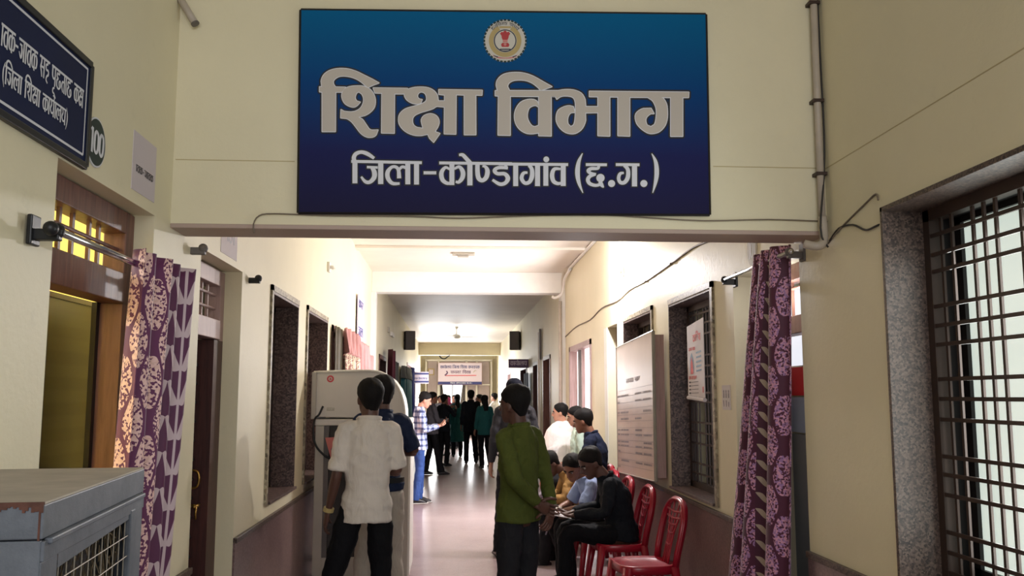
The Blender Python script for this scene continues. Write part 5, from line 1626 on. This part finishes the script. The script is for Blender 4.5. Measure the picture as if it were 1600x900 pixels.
def head_geo(mb, T, seg=22):
    vs = []
    for z, yc, ry, w in HEADR:
        for k in range(seg):
            a = 2 * PI * k / seg
            vs.append(T @ Vector((w * math.cos(a), yc + ry * math.sin(a), z)))
    fs = []
    for j in range(len(HEADR) - 1):
        for k in range(seg):
            fs.append((j * seg + k, j * seg + (k + 1) % seg, (j + 1) * seg + (k + 1) % seg, (j + 1) * seg + k))
    fs.append(tuple(reversed(range(seg)))); n = (len(HEADR) - 1) * seg; fs.append(tuple(range(n, n + seg)))
    mb.add(vs, fs)
    # nose, brow ridge, lips, ears
    mb.loft([T @ Vector(p) for p in ((0, .088, .128), (0, .103, .105), (0, .116, .085), (0, .100, .074))], [.008, .011, .017, .012], [.008, .011, .012, .006], T.to_3x3() @ Vector((1, 0, 0)), 10)
    mb.loft([T @ Vector(p) for p in ((-.022, .083, .048), (0, .094, .050), (.022, .083, .048))], .007, .009, T.to_3x3() @ Vector((0, 1, 0)), 8)
    for s in (-1, 1):
        mb.loft([T @ Vector(p) for p in ((s * .012, .090, .128), (s * .035, .086, .132), (s * .056, .066, .126))], .007, .006, T.to_3x3() @ Vector((0, 1, 0)), 8)
        mb.ball(T @ Vector((s * .074, -.004, .098)), .011, .019, .032, T=T.to_3x3().to_4x4(), seg=10, rings=7)


def hair_geo(T, style, seed=0):
    mb = MB(); seg, rows = 30, 12
    rnd = random.Random(seed)
    vs = []
    back = {'short': .022, 'long': -.05, 'cap': .10, 'bun': .045}[style]
    front = {'short': .188, 'long': .196, 'cap': .165, 'bun': .196}[style]
    side = {'short': .118, 'long': .05, 'cap': .125, 'bun': .10}[style]
    for r in range(rows + 2):
        for k in range(seg):
            a = 2 * PI * k / seg
            c = math.cos(a)
            zh = side + (front - side) * max(0, c) ** 1.3 + (back - side) * max(0, -c) ** 1.1
            if r == 0:
                z, off = zh + .004, -.006
            else:
                t = (r - 1) / rows
                z = zh + (0.233 - zh) * (1 - (1 - t) ** 1.35)
                off = .005 + .007 * math.sin(min(1, t * 1.3) * PI / 2)
                if r == 1: off = .003
            yc, ry, w = headprof(max(z, .085))
            if z < .085: ry -= (.085 - z) * .30; w -= (.085 - z) * .15
            n = noise.noise(Vector((math.sin(a) * 2.3 + seed, c * 2.3, z * 22))) * .005 if r > 1 and style != 'cap' else 0
            top = .010 * max(0, (z - .17) / .06)
            vs.append(T @ Vector(((w + off + n) * math.sin(a), yc + (ry + off + n) * c, z + top + (n if r > 3 else 0))))
    fs = []
    for j in range(rows + 1):
        for k in range(seg):
            fs.append((j * seg + k, (j + 1) * seg + k, (j + 1) * seg + (k + 1) % seg, j * seg + (k + 1) % seg))
    fs.append(tuple(range((rows + 1) * seg, (rows + 2) * seg))); fs.append(tuple(range(seg)))
    mb.add(vs, fs)
    if style == 'bun':
        mb.ball(T @ Vector((0, -.115, .09)), .038, .03, .036, seg=12, rings=8)
    if style == 'long':
        mb.loft([T @ Vector((0, -.07, .12)), T @ Vector((0, -.10, .0)), T @ Vector((0, -.10, -.12)), T @ Vector((0, -.09, -.22))], [.06, .07, .06, .03], [.03, .035, .03, .015], (1, 0, 0), 12)
    return mb


def hand_geo(mb, w, d, n, side, curl=0.5, seg=7):
    d = Vector(d).normalized(); n = Vector(n); n = (n - d * n.dot(d)).normalized(); t = d.cross(n).normalized()
    w = Vector(w)
    mb.loft([w - d * .03, w, w + d * .03, w + d * .07, w + d * .092], [.024, .027, .036, .041, .036], [.019, .017, .016, .014, .010], t, 12)
    for i, (ln, sp) in enumerate(((.062, -.030), (.073, -.0105), (.069, .0105), (.054, .030))):
        b = w + d * .084 + t * sp
        p = [b]; ang = curl * .5; cur = b
        for k, f in enumerate((.42, .32, .26)):
            dd = d * math.cos(ang) + n * math.sin(ang) + t * (sp * 2.2)
            cur = cur + dd.normalized() * (ln * f); p.append(cur); ang += curl * .95
        mb.loft([b - d * .012] + p, [.0088, .0088, .0082, .0074, .0055], None, t, seg)
    s = side
    b = w + d * .022 + t * (s * .026)
    mb.loft([b, b + (d * .5 + t * s * .8 + n * .25) * .030, b + (d * .8 + t * s * .75 + n * .5) * .050, b + (d * 1.05 + t * s * .62 + n * .75) * .066], [.013, .0115, .0095, .007], None, n, seg)


def vec(p): return Vector(p)


def person(label, loc, rz, h=1.68, skin='skin', hair='hair', style='short', pose=None, top=None, pants='pants_black', shoes='shoe_dark', near=True, group=None, extras=None, face=True, build=1.0, seed=1, sole=None):
    """pose in a 1.70 m body: x right, y forwards, z up.  top = (material, sleeve, hem drop below the hips)."""
    P = dict(hip=(0, 0, .93), neck=(0, -.01, 1.435), head=(0, .012, 1.475), yaw=0, pitch=0, roll=0, twist=0,
             eL=(-.205, -.03, 1.13), wL=(-.225, .04, .88), eR=(.205, -.03, 1.13), wR=(.225, .04, .88),
             kL=(-.095, .03, .50), aL=(-.10, -.01, .085), kR=(.095, .03, .50), aR=(.10, -.01, .085), fL=0, fR=0,
             curl=.55, hL=None, hR=None, nL=None, nR=None)
    P.update(pose or {})
    s = h / 1.70
    root = thing('person', loc, label, 'person', rz=math.radians(rz), group=group)
    S = Matrix.Scale(s, 4)
    hip, neck = vec(P['hip']), vec(P['neck'])
    up = (neck - hip).normalized()
    tw = math.radians(P['twist'])
    rgt = Vector((math.cos(tw), math.sin(tw), 0)); rgt = (rgt - up * rgt.dot(up)).normalized()
    Lsp = (neck - hip).length
    fwd = up.cross(rgt)
    bend = vec(P.get('bend', (0, 0, 0)))
    waist = hip.lerp(neck, .24) + bend * .5; chest = hip.lerp(neck, .62) + bend; upper = hip.lerp(neck, .84) + bend * .5
    shL = neck - up * .045 - rgt * (.152 * build); shR = neck - up * .045 + rgt * (.152 * build)
    hL, hR = hip - rgt * .082 - Vector((0, 0, .03)), hip + rgt * .082 - Vector((0, 0, .03))
    vox = 0.010 if near else 0.018
    bw = build
    HT = Matrix.Translation(vec(P['head'])) @ Matrix.Rotation(math.radians(P['yaw']), 4, 'Z') @ Matrix.Rotation(math.radians(P['pitch']), 4, 'X') @ Matrix.Rotation(math.radians(P['roll']), 4, 'Y')
    # ---------------- body
    mb = MB()
    mb.loft([hip - up * .10, hip, waist, chest, upper, neck], [.10 * bw, .13 * bw, .108 * bw, .125 * bw, .112 * bw, .053], [.07, .10 * bw, .085 * bw, .10 * bw, .08, .052], rgt, 18, smooth_path=4)
    hc = HT @ Vector((0, -.012, .06))
    mb.loft([upper.lerp(neck, .5), neck + (hc - neck) * .35, hc], [.064, .054, .055], [.06, .054, .058], rgt, 14, smooth_path=3)
    head_geo(mb, HT)
    for sh, e, w in ((shL, vec(P['eL']), vec(P['wL'])), (shR, vec(P['eR']), vec(P['wR']))):
        mb.loft([sh.lerp(neck, .25), sh, sh.lerp(e, .5), e, e.lerp(w, .3), w], [.036, .040, .038, .034, .036, .025], [.036, .040, .038, .034, .034, .020], fwd, 12, smooth_path=3)
    for hp, k, a in ((hL, vec(P['kL']), vec(P['aL'])), (hR, vec(P['kR']), vec(P['aR']))):
        mb.loft([hp, hp.lerp(k, .45), k, k.lerp(a, .35), a], [.076, .068, .05, .052, .034], None, (1, 0, 0), 14, smooth_path=3)
    for a, f in ((vec(P['aL']), P['fL']), (vec(P['aR']), P['fR'])):
        fd = Vector((-math.sin(math.radians(f)), math.cos(math.radians(f)), 0))
        mb.loft([a - fd * .035 - Vector((0, 0, .045)), a + fd * .05 - Vector((0, 0, .045)), a + fd * .15 - Vector((0, 0, .055))], [.028, .034, .03], [.03, .028, .014], fd.cross(Vector((0, 0, 1))), 10)
        mb.loft([a + Vector((0, 0, .02)), a - Vector((0, 0, .05))], .032)
    mb.v = [tuple(S @ Vector(v)) for v in mb.v]
    body = mb.build('body', skin, root, local=True, remesh=vox * 0.8, relax=2)
    hm = MB()
    for side, e, w, dd, nn in ((-1, 'eL', 'wL', 'hL', 'nL'), (1, 'eR', 'wR', 'hR', 'nR')):
        ev, wv = vec(P[e]), vec(P[w])
        d = vec(P[dd]) if P[dd] else (wv - ev).normalized()
        n = vec(P[nn]) if P[nn] else Vector((-side, .15, 0))
        hd = d.cross(n - d * n.dot(d)).normalized()
        # thumb points forward of the body unless told otherwise
        ts = 1 if hd.dot(Vector((0, 1, .2))) > 0 else -1
        hand_geo(hm, wv, d, n, ts, P['curl'], 7 if near else 5)
    bm = bmesh.new(); bm.from_mesh(body.data)
    base = [bm.verts.new(S @ Vector(v)) for v in hm.v]
    for f in hm.f:
        try: nf = bm.faces.new([base[i] for i in f]); nf.smooth = True
        except ValueError: pass
    bm.to_mesh(body.data); bm.free()
    body.data.polygons.foreach_set('use_smooth', [True] * len(body.data.polygons))
    # ---------------- hair and face
    hb = hair_geo(HT, style, seed); hb.v = [tuple(S @ Vector(v)) for v in hb.v]
    if style == 'cap':
        hb.build('cap', hair, body, local=True, smooth=True)
        h2 = hair_geo(HT, 'short', seed); h2.v = [tuple(S @ (HT @ (Matrix.Scale(.97, 4) @ (HT.inverted() @ Vector(v))))) for v in h2.v]
        h2.build('hair', 'hair', body, local=True, smooth=True)
    else:
        hb.build('hair', hair, body, local=True, smooth=True)
    if face:
        for sx in (-1, 1):
            c = S @ (HT @ Vector((sx * .032, .0805, .114)))
            eo = MB().ball(c, .0115 * s, seg=10, rings=7).build('eye', 'eye', body, local=True, smooth=True)
            c2 = S @ (HT @ Vector((sx * .032, .0895, .114)))
            MB().ball(c2, .0055 * s, seg=8, rings=5).build('pupil', 'pupil', eo, local=True, smooth=True)
            MB().loft([S @ (HT @ Vector(p)) for p in ((sx * .014, .098, .131), (sx * .034, .095, .137), (sx * .054, .078, .130))], .004 * s, .006 * s, (0, 1, 0), 6).build('eyebrow', 'hair', body, local=True)
        MB().loft([S @ (HT @ Vector(p)) for p in ((-.022, .092, .049), (0, .102, .050), (.022, .092, .049))], .004 * s, .005 * s, (0, 1, 0), 6).build('lips', 'lips', body, local=True)

    def finish(mb, name, m, v=vox, amp=.010, relax=3):
        mb.v = [tuple(S @ Vector(q)) for q in mb.v]
        o = mb.build(name, m, body, local=True, remesh=v, relax=relax)
        if amp:
            me = o.data
            co = [0.0] * (len(me.vertices) * 3); me.vertices.foreach_get('co', co)
            no = [0.0] * (len(me.vertices) * 3)
            for i, vt in enumerate(me.vertices): no[3 * i:3 * i + 3] = vt.normal
            for i in range(0, len(co), 3):
                q = Vector((co[i] * 7 + seed, co[i + 1] * 7, co[i + 2] * 13))
                n_ = noise.noise(q + Vector((co[i + 2] * 6, 0, co[i] * 9))) + .5 * noise.noise(q * 2.3)
                n_ = n_ * amp
                co[i] += no[i] * n_; co[i + 1] += no[i + 1] * n_; co[i + 2] += no[i + 2] * n_
            me.vertices.foreach_set('co', co); me.update()
        return o
    # ---------------- top
    if top:
        tm, sleeve, drop = top[:3]
        mb = MB(); g = .018
        hem = hip + vec(P.get('hemdir', (0, 0, -1))) * drop
        hw = P.get('hemw', 1.0)
        mb.loft([hem, hip, waist, chest, upper, neck + up * .005, neck + up * .03], [(.158 * bw + g) * hw, .150 * bw + g, .124 * bw + g, .138 * bw + g, .124 * bw + g, .078, .064], [(.118 * bw + g) * hw, .110 * bw + g, .095 * bw + g, .104 * bw + g, .085 + g, .078, .066], rgt, 20, smooth_path=4)
        for sh, e, w in ((shL, vec(P['eL']), vec(P['wL'])), (shR, vec(P['eR']), vec(P['wR']))):
            if sleeve == 'long':
                pts = [sh.lerp(neck, .35) - up * .01, sh, sh.lerp(e, .5), e, e.lerp(w, .45), e.lerp(w, .92)]; r = [.052, .056, .054, .049, .045, .036]
            elif sleeve == 'rolled':
                pts = [sh.lerp(neck, .35) - up * .01, sh, sh.lerp(e, .5), e, e.lerp(w, .12)]; r = [.052, .057, .058, .055, .055]
            elif sleeve == 'elbow':
                pts = [sh.lerp(neck, .35) - up * .01, sh, sh.lerp(e, .5), e.lerp(sh, .06)]; r = [.052, .057, .060, .062]
            else:
                pts = [sh.lerp(neck, .35) - up * .01, sh, sh.lerp(e, .3), sh.lerp(e, .6)]; r = [.052, .056, .058, .060]
            mb.loft(pts, r, None, fwd, 14, smooth_path=3)
        if len(top) > 3 and top[3]:      # kurta or gown: skirt down to a given height
            zz = top[3]; c = (vec(P['aL']) + vec(P['aR'])) / 2
            mb.loft([hip + up * .08, hip - Vector((0, 0, .05)), Vector((c.x * .6, c.y * .6, (hip.z + zz) / 2)), Vector((c.x, c.y, zz))], [.155, .175, .195, .215], [.115, .135, .155, .17], rgt, 20, smooth_path=3)
        finish(mb, 'shirt' if not (len(top) > 3 and top[3]) else 'kurta', tm)
        # standing collar
        cm = MB(); cpts = []
        for k in range(17):
            a = 2 * PI * k / 16
            cpts.append(neck + up * (.022 - .008 * math.sin(a)) + rgt * (.069 * math.cos(a)) + fwd * (.066 * math.sin(a)))
        cm.loft(cpts, .007, .02, up.cross(rgt), 6)
        cm.v = [tuple(S @ Vector(q)) for q in cm.v]
        cm.build('collar', tm, body, local=True, smooth=True)
    # ---------------- trousers
    if pants:
        mb = MB()
        mb.loft([hip + up * .10, hip, hip - Vector((0, 0, .06))], [.122 * bw, .145 * bw, .142 * bw], [.095 * bw, .108 * bw, .105 * bw], rgt, 18, smooth_path=3)
        for hp, k, a in ((hL, vec(P['kL']), vec(P['aL'])), (hR, vec(P['kR']), vec(P['aR']))):
            mb.loft([hp + Vector((0, 0, .02)), hp.lerp(k, .45), k, k.lerp(a, .45), a + Vector((0, 0, -.03))], [.080, .082, .066, .064, P.get('cuff', .058)], None, (1, 0, 0), 16, smooth_path=4)
        finish(mb, 'trousers', pants, amp=.008)
        for a, f in ((vec(P['aL']), P['fL']), (vec(P['aR']), P['fR'])):
            fd = Vector((-math.sin(math.radians(f)), math.cos(math.radians(f)), 0))
            z0 = a.z - .085
            sm = MB()
            sm.loft([a - fd * .075 + Vector((0, 0, -.040)), a - fd * .03 + Vector((0, 0, -.038)), a + fd * .05 + Vector((0, 0, -.040)), a + fd * .13 + Vector((0, 0, -.055)), a + fd * .185 + Vector((0, 0, -.064))],
                    [.020, .036, .042, .044, .022], [.030, .046, .044, .028, .014], fd.cross(Vector((0, 0, 1))), 14, smooth_path=3)
            sm.v = [tuple(S @ Vector((q[0], q[1], max(q[2], z0 + .002)))) for q in sm.v]
            so = sm.build('shoe', shoes, body, local=True, smooth=True)
            if sole:
                sl = MB().loft([a - fd * .085, a - fd * .03, a + fd * .05, a + fd * .13, a + fd * .20], [.024, .040, .045, .048, .02], .010, fd.cross(Vector((0, 0, 1))), 12)
                sl.v = [tuple(S @ Vector((q[0], q[1], q[2] - a.z + z0 + .010))) for q in sl.v]
                sl.build('sole', sole, so, local=True)
    if extras:
        extras(root, body, S, HT)
    return root


def L2(root, p):
    return WM(root) @ Vector(p)


# --- 1. man in the white shirt, seen from behind, legs apart
def ex1(root, body, S, HT):
    w = Vector((-.275, .10, .90)) * 0.98
    MB().loft([Vector((-.228, .038, .905)), Vector((-.233, .045, .88))], .033, .027, (1, 0, 0), 12).build('wrist_watch', 'em_gold', body, local=True)
person('man in a white half-sleeved shirt and black trousers seen from behind', (-0.535, 5.78, 0), 8, 1.70, 'skin_dark',
       pose=dict(hip=(.0, 0, .92), neck=(.01, .0, 1.43), head=(.012, .02, 1.47), yaw=14, eL=(-.185, -.02, 1.12), wL=(-.235, .05, .87), eR=(.19, .02, 1.13), wR=(.12, .24, 1.10),
                 kL=(-.20, .02, .49), aL=(-.30, -.02, .085), kR=(.10, .04, .49), aR=(.10, -.01, .085)),
       top=('shirt_white', 'elbow', .10), pants='pants_black', extras=ex1, seed=2, build=.96)
# --- 2. man in the navy shirt just beyond him
def ex2(root, body, S, HT):
    MB().loft([Vector((0, -.005, 1.0)), Vector((0, -.005, 1.035))], .168, .125, (1, 0, 0), 24).build('belt', 'black', body, local=True)
person('man in a navy patterned shirt and pale grey trousers beyond the white-shirted man', (-0.50, 6.42, 0), 12, 1.73, 'skin_dark',
       pose=dict(yaw=18, eL=(-.22, .06, 1.16), wL=(-.10, .27, 1.18), eR=(.235, .02, 1.19), wR=(.12, .22, 1.16), kR=(.10, .04, .50), aR=(.11, 0, .085), kL=(-.10, .02, .5), aL=(-.12, 0, .085)),
       top=('shirt_navy', 'elbow', -.06), pants='pants_grey', extras=ex2, seed=3, build=.95)
# --- 3. man in the olive green shirt, hands behind his back
person('man in an olive green shirt standing with his hands clasped behind his back', (0.425, 5.62, 0), 46, 1.67, 'skin_dark',
       pose=dict(hip=(0, 0.02, .92), neck=(-.02, .0, 1.42), head=(-.03, .02, 1.46), yaw=4, pitch=-3, twist=0,
                 eL=(-.205, -.12, 1.13), wL=(-.02, -.155, .96), eR=(.185, -.05, 1.13), wR=(.10, -.165, .92), hL=(.75, -.15, -.3), hR=(-.5, -.1, -.75), nL=(0, -1, 0), nR=(0, 1, 0),
                 kL=(-.09, .03, .5), kR=(.09, .03, .5)),
       top=('shirt_green', 'long', .07), pants='pants_char', seed=5, build=.95)
# --- 4. man behind him in a dark cap and grey jacket
person('man in a dark cap and grey jacket half hidden behind the green-shirted man', (0.63, 9.2, 0), 10, 1.76, 'skin', hair='cap_navy', style='cap',
       pose=dict(yaw=-20, eL=(-.21, -.02, 1.14), kL=(-.12, .02, .5), aL=(-.16, -.02, .085)), top=('grey_jacket', 'long', .16), pants='pants_black', seed=6)


# --- 5. man in the check shirt looking at his phone
def ex5(root, body, S, HT):
    MB().box(-.035, .035, .385, .395, 1.18, 1.32).build('collar_pin', 'white', body, local=True) if False else None
ck = person('man in a blue check shirt and jeans looking at a phone by the left wall', (-0.50, 13.75, 0), -82, 1.66, 'skin_light',
       pose=dict(head=(0, .035, 1.465), pitch=-22, yaw=0, neck=(0, .0, 1.43), eL=(-.21, .07, 1.12), wL=(-.06, .31, 1.18), eR=(.22, .05, 1.12), wR=(.07, .30, 1.17), nL=(.2, -.3, 1), nR=(-.2, -.3, 1), curl=.9,
                 kL=(-.09, .03, .5), aL=(-.10, .02, .085), kR=(.09, 0, .5), aR=(.10, -.06, .085), fL=-6, fR=10),
       top=('shirt_plaid', 'long', .12), pants='jeans', seed=7, sole='shoe_white')
ph = thing('phone', L2(ck, (.0, .385, 1.19)), 'dark phone held up by the man in the check shirt', 'phone', rz=math.radians(-82))
T = Matrix.Rotation(math.radians(-35), 4, 'X')
MB().box(-.035, .035, -.005, .005, -.06, .08, T=T).build('case', 'black', ph, local=True, bevel=.003)
MB().box(-.031, .031, -.0065, -.005, -.055, .075, T=T).build('screen', 'smoke', ph, local=True)

person('man in a grey shirt and flared black trousers behind the man with the phone', (-0.42, 18.6, 0), -70, 1.66, 'skin',
       pose=dict(eR=(.22, .05, 1.12), wR=(.08, .27, 1.12), kR=(.10, .08, .5), aR=(.14, .16, .085), kL=(-.08, -.02, .5), aL=(-.1, -.12, .085), cuff=.085), top=('shirt_grey', 'long', .10), pants='pants_black', near=False, seed=8)
person('person in dark clothes with raised arms between the two left-hand men and the crowd', (-0.20, 20.8, 0), -40, 1.62, 'skin',
       pose=dict(eL=(-.25, .1, 1.2), wL=(-.1, .3, 1.36), eR=(.25, .1, 1.2), wR=(.12, .3, 1.36)), top=('shirt_black', 'long', .12), pants='pants_black', near=False, seed=9)
person('woman in a sky-grey top and pale trousers with a dark pink headscarf in the crowd', (-0.08, 24.6, 0), 120, 1.56, 'skin', hair='pink_scarf', style='long',
       pose=dict(neck=(0, .06, 1.42), head=(0, .09, 1.455), eL=(-.22, .1, 1.15), wL=(-.06, .3, 1.2), eR=(.22, .1, 1.15), wR=(.1, .28, 1.1), kL=(-.1, .1, .5), aL=(-.14, .14, .085)), top=('shirt_sky', 'long', .12), pants='shirt_sky', near=False, seed=10)
person('woman in a long teal kurta seen from behind in the crowd', (0.12, 23.8, 0), 5, 1.62, 'skin', style='long', top=('kurta_teal', 'long', .1, .42), pants='pants_black', near=False, seed=11, face=False)
person('tall man in black standing with his back to us in the middle of the passage', (0.43, 21.5, 0), 2, 1.72, 'skin_dark', top=('shirt_black', 'long', .2), pants='pants_black', near=False, seed=12, face=False, build=1.08,
       pose=dict(kR=(.1, .1, .5), aR=(.14, .12, .085)))
whm = person('man in a white shirt holding up a sheet of paper in the crowd', (0.72, 24.4, 0), 95, 1.62, 'skin',
       pose=dict(eL=(-.24, .08, 1.15), wL=(-.1, .3, 1.3), eR=(.24, .08, 1.15), wR=(.1, .3, 1.25)), top=('shawl_white', 'long', .12), pants='pants_grey', near=False, seed=13)
hp_ = L2(whm, (0, .36, 1.28))
shp = thing('paper_sheet', hp_, 'white sheet of paper held up above the crowd', 'paper')
T = Matrix.Translation(hp_ + Vector((0, 0, .04))) @ Matrix.Rotation(math.radians(30), 4, 'Y') @ Matrix.Rotation(math.radians(18), 4, 'Z')
MB().box(-.15, .15, 0, .003, -.10, .10, T=T).build('sheet', 'white', shp)
person('woman in a dark teal top and black trousers with loose dark hair in the crowd', (0.71, 20.2, 0), 18, 1.60, 'skin', style='long', top=('kurta_teal', 'long', .16), pants='pants_black', near=False, seed=14, face=False,
       pose=dict(kL=(-.09, -.02, .5), aL=(-.1, -.12, .085), kR=(.12, .1, .5), aR=(.2, .1, .085)))
person('man in a white shirt standing at the right edge of the crowd', (1.18, 25.6, 0), 60, 1.66, 'skin_light', top=('shawl_white', 'long', .1), pants='pants_grey', near=False, seed=15,
       pose=dict(eL=(-.25, .1, 1.2), wL=(-.1, .3, 1.3)))
person('short dark-dressed person deep in the crowd before the bright window', (0.05, 27.5, 0), 160, 1.60, 'skin', top=('shirt_black', 'long', .12), pants='pants_black', near=False, seed=16)
person('grey-dressed person deep in the crowd left of the bright window', (-0.40, 28.5, 0), 190, 1.58, 'skin', top=('shirt_grey', 'long', .12), pants='pants_black', near=False, seed=17)
person('person in a maroon top deep in the crowd behind the woman with the headscarf', (-0.15, 30.0, 0), 170, 1.60, 'skin', top=('pink_scarf', 'long', .12), pants='pants_black', near=False, seed=18)


# --- 6. woman in the white shawl and red sari by the bright window
def ex6(root, body, S, HT):
    mb = MB()
    mb.loft([(0, -.01, .80), (0, .0, .95), (0, .02, 1.12), (0, .02, 1.28), (0, .0, 1.39), (0, -.01, 1.47)], [.26, .285, .28, .255, .205, .075], [.22, .25, .25, .21, .155, .075], (1, 0, 0), 22, smooth_path=3)
    mb.loft([(-.02, .12, 1.36), (.02, .22, 1.15), (.04, .22, 0.98)], [.10, .13, .09], [.05, .07, .05], (1, 0, 0), 14, smooth_path=3)
    mb.v = [tuple(S @ Vector(q)) for q in mb.v]
    mb.build('shawl', 'shawl_white', body, local=True, remesh=.013, relax=3)
    sk = MB().loft([(0, .02, 1.0), (0, .04, .80), (0, .03, .4), (0, .02, .03)], [.20, .24, .26, .28], [.20, .25, .25, .25], (1, 0, 0), 26, smooth_path=4)
    sk.v = [tuple(S @ Vector((q[0] * (1 + .05 * math.sin(18 * math.atan2(q[1], q[0]))), q[1] * (1 + .05 * math.sin(18 * math.atan2(q[1], q[0]))), q[2]))) for q in sk.v]
    sk.build('sari_skirt', 'saree', body, local=True, smooth=True)
person('woman in a white shawl and red sari standing by the bright right window', (1.29, 10.65, 0), 80, 1.50, 'skin_light', style='bun',
       pose=dict(pitch=-4, yaw=0, eL=(-.24, .08, 1.12), wL=(-.04, .30, 1.08), eR=(.24, .06, 1.12), wR=(.02, .31, 1.04), nL=(0, -1, .2), nR=(0, -1, .2), curl=.8), top=('shawl_white', 'long', .05), pants=None, extras=ex6, seed=20)


# --- seated people along the right wall (local +y is towards the passage)
def seated(label, loc, rz, hh, skin, top, pants, lean, head, yaw, pitch, armL, armR, feet=(.42, .42), seed=1, **kw):
    hip = (0, 0.0, .56)
    pose = dict(hip=hip, neck=(head[0] * .8, lean * .85, .56 + .47), head=head, yaw=yaw, pitch=pitch,
                eL=armL[0], wL=armL[1], eR=armR[0], wR=armR[1], bend=(0, -.03, 0),
                kL=(-.12, .44, .56), aL=(-.13, feet[0], .085), kR=(.12, .44, .56), aR=(.13, feet[1], .085), hL=(.1, .9, -.2), hR=(-.1, .9, -.2), nL=(0, -.2, 1), nR=(0, -.2, 1), curl=.9,
                hemdir=(0, -.0, -1))
    pose.update(kw.pop('pose', {}))
    return person(label, loc, rz, hh, skin, pose=pose, top=top, pants=pants, seed=seed, **kw)


s1 = seated('man in black seated on a red chair, bent over papers', (1.37, 7.36, -.05), 88, 1.70, 'skin_dark', ('shirt_black', 'long', .06), 'pants_black', .16, (.0, .19, 1.01), 18, -30,
       ((-.25, .16, .74), (-.10, .40, .70)), ((.25, .14, .74), (.08, .40, .70)), feet=(.50, .40), seed=31, build=1.08,
       pose=dict(neck=(0, .12, .98), fL=0, fR=12))
s2 = seated('man in a pale blue shirt seated beyond the man in black, looking down', (1.35, 8.15, -.05), 100, 1.62, 'skin', ('shirt_blue', 'elbow', .05), 'pants_black', .25, (.02, .25, .97), 40, -34,
       ((-.22, .26, .72), (-.06, .47, .66)), ((.22, .24, .72), (.06, .46, .66)), feet=(.44, .30), seed=32, pose=dict(neck=(0, .18, .95)))
s3 = seated('dark-haired man in a tan-sleeved shirt bent forward on the next chair', (1.33, 8.88, -.05), 92, 1.62, 'skin_dark', ('shirt_tan', 'long', .05), 'pants_char', .30, (.0, .31, .96), 10, -45,
       ((-.24, .28, .72), (-.08, .48, .66)), ((.24, .26, .72), (.08, .48, .66)), feet=(.48, .36), seed=33, pose=dict(neck=(0, .23, .95)))
s4 = seated('man in a navy T-shirt seated high at the end of the row, head turned away', (1.47, 9.35, .14), 80, 1.74, 'skin', ('navy_tee', 'short', .05), 'pants_char', .12, (.0, .08, 1.06), -12, -14,
       ((-.24, .10, .80), (-.12, .36, .72)), ((.24, .08, .80), (.12, .36, .72)), seed=34, pose=dict(neck=(0, .03, 1.03), aL=(-.13, .42, .0), aR=(.13, .42, .0)), build=1.05)
s5 = person('person in a pale green top standing just behind the man in the navy T-shirt', (1.40, 10.02, 0), 85, 1.47, 'skin_light', top=('white_collar', 'long', .1), pants='pants_char', seed=35,
            pose=dict(pitch=-14, yaw=0))
for root, lab, off, m, ang in ((s1, 'white printed sheets held by the seated man in black', (-.02, .52, .70), 'paper', 10), (s2, 'open papers on the knees of the man in the pale blue shirt', (0, .52, .66), 'white', -12)):
    p = L2(root, off)
    t = thing('paper_sheet', p, lab, 'paper', rz=root.rotation_euler.z)
    MB().box(-.15, .15, -.10, .11, 0, .003, T=Matrix.Rotation(math.radians(ang), 4, 'X')).build('sheet', m, t, local=True)
    MB().box(-.11, .16, -.08, .13, .006, .009, T=Matrix.Rotation(math.radians(ang + 8), 4, 'X') @ Matrix.Rotation(.3, 4, 'Z')).build('sheet', m, t, local=True)
p = L2(s1, (-.20, .60, .64))
t = thing('folder', p, 'grey-lilac folder leaning on the knee of the man in black', 'folder', rz=math.radians(80))
M['lilac'] = mat('lilac_grey_card', srgb(136, 122, 136), 0.6)
MB().box(-.13, .15, -.005, .005, -.06, .09, T=Matrix.Rotation(math.radians(18), 4, 'X')).build('cover', 'lilac', t, local=True)
MB().loft([(-.02, 0, .06), (-.02, 0, .13)], .006, seg=6).build('pen', 'white', t, local=True)
p = L2(s3, (-.1, .52, .70))
t = thing('laptop_bag', p, 'grey-lilac flat bag on the lap of the man bent forward', 'bag', rz=math.radians(92))
MB().box(-.17, .17, -.12, .12, -.02, .02, T=Matrix.Rotation(math.radians(-20), 4, 'X')).build('body', 'lilac', t, local=True, bevel=.01)
MB().tube(catmull([(-.06, .12, 0), (-.05, .17, .01), (.05, .17, .01), (.06, .12, 0)], 5), .008).build('handle', 'black', t, local=True)
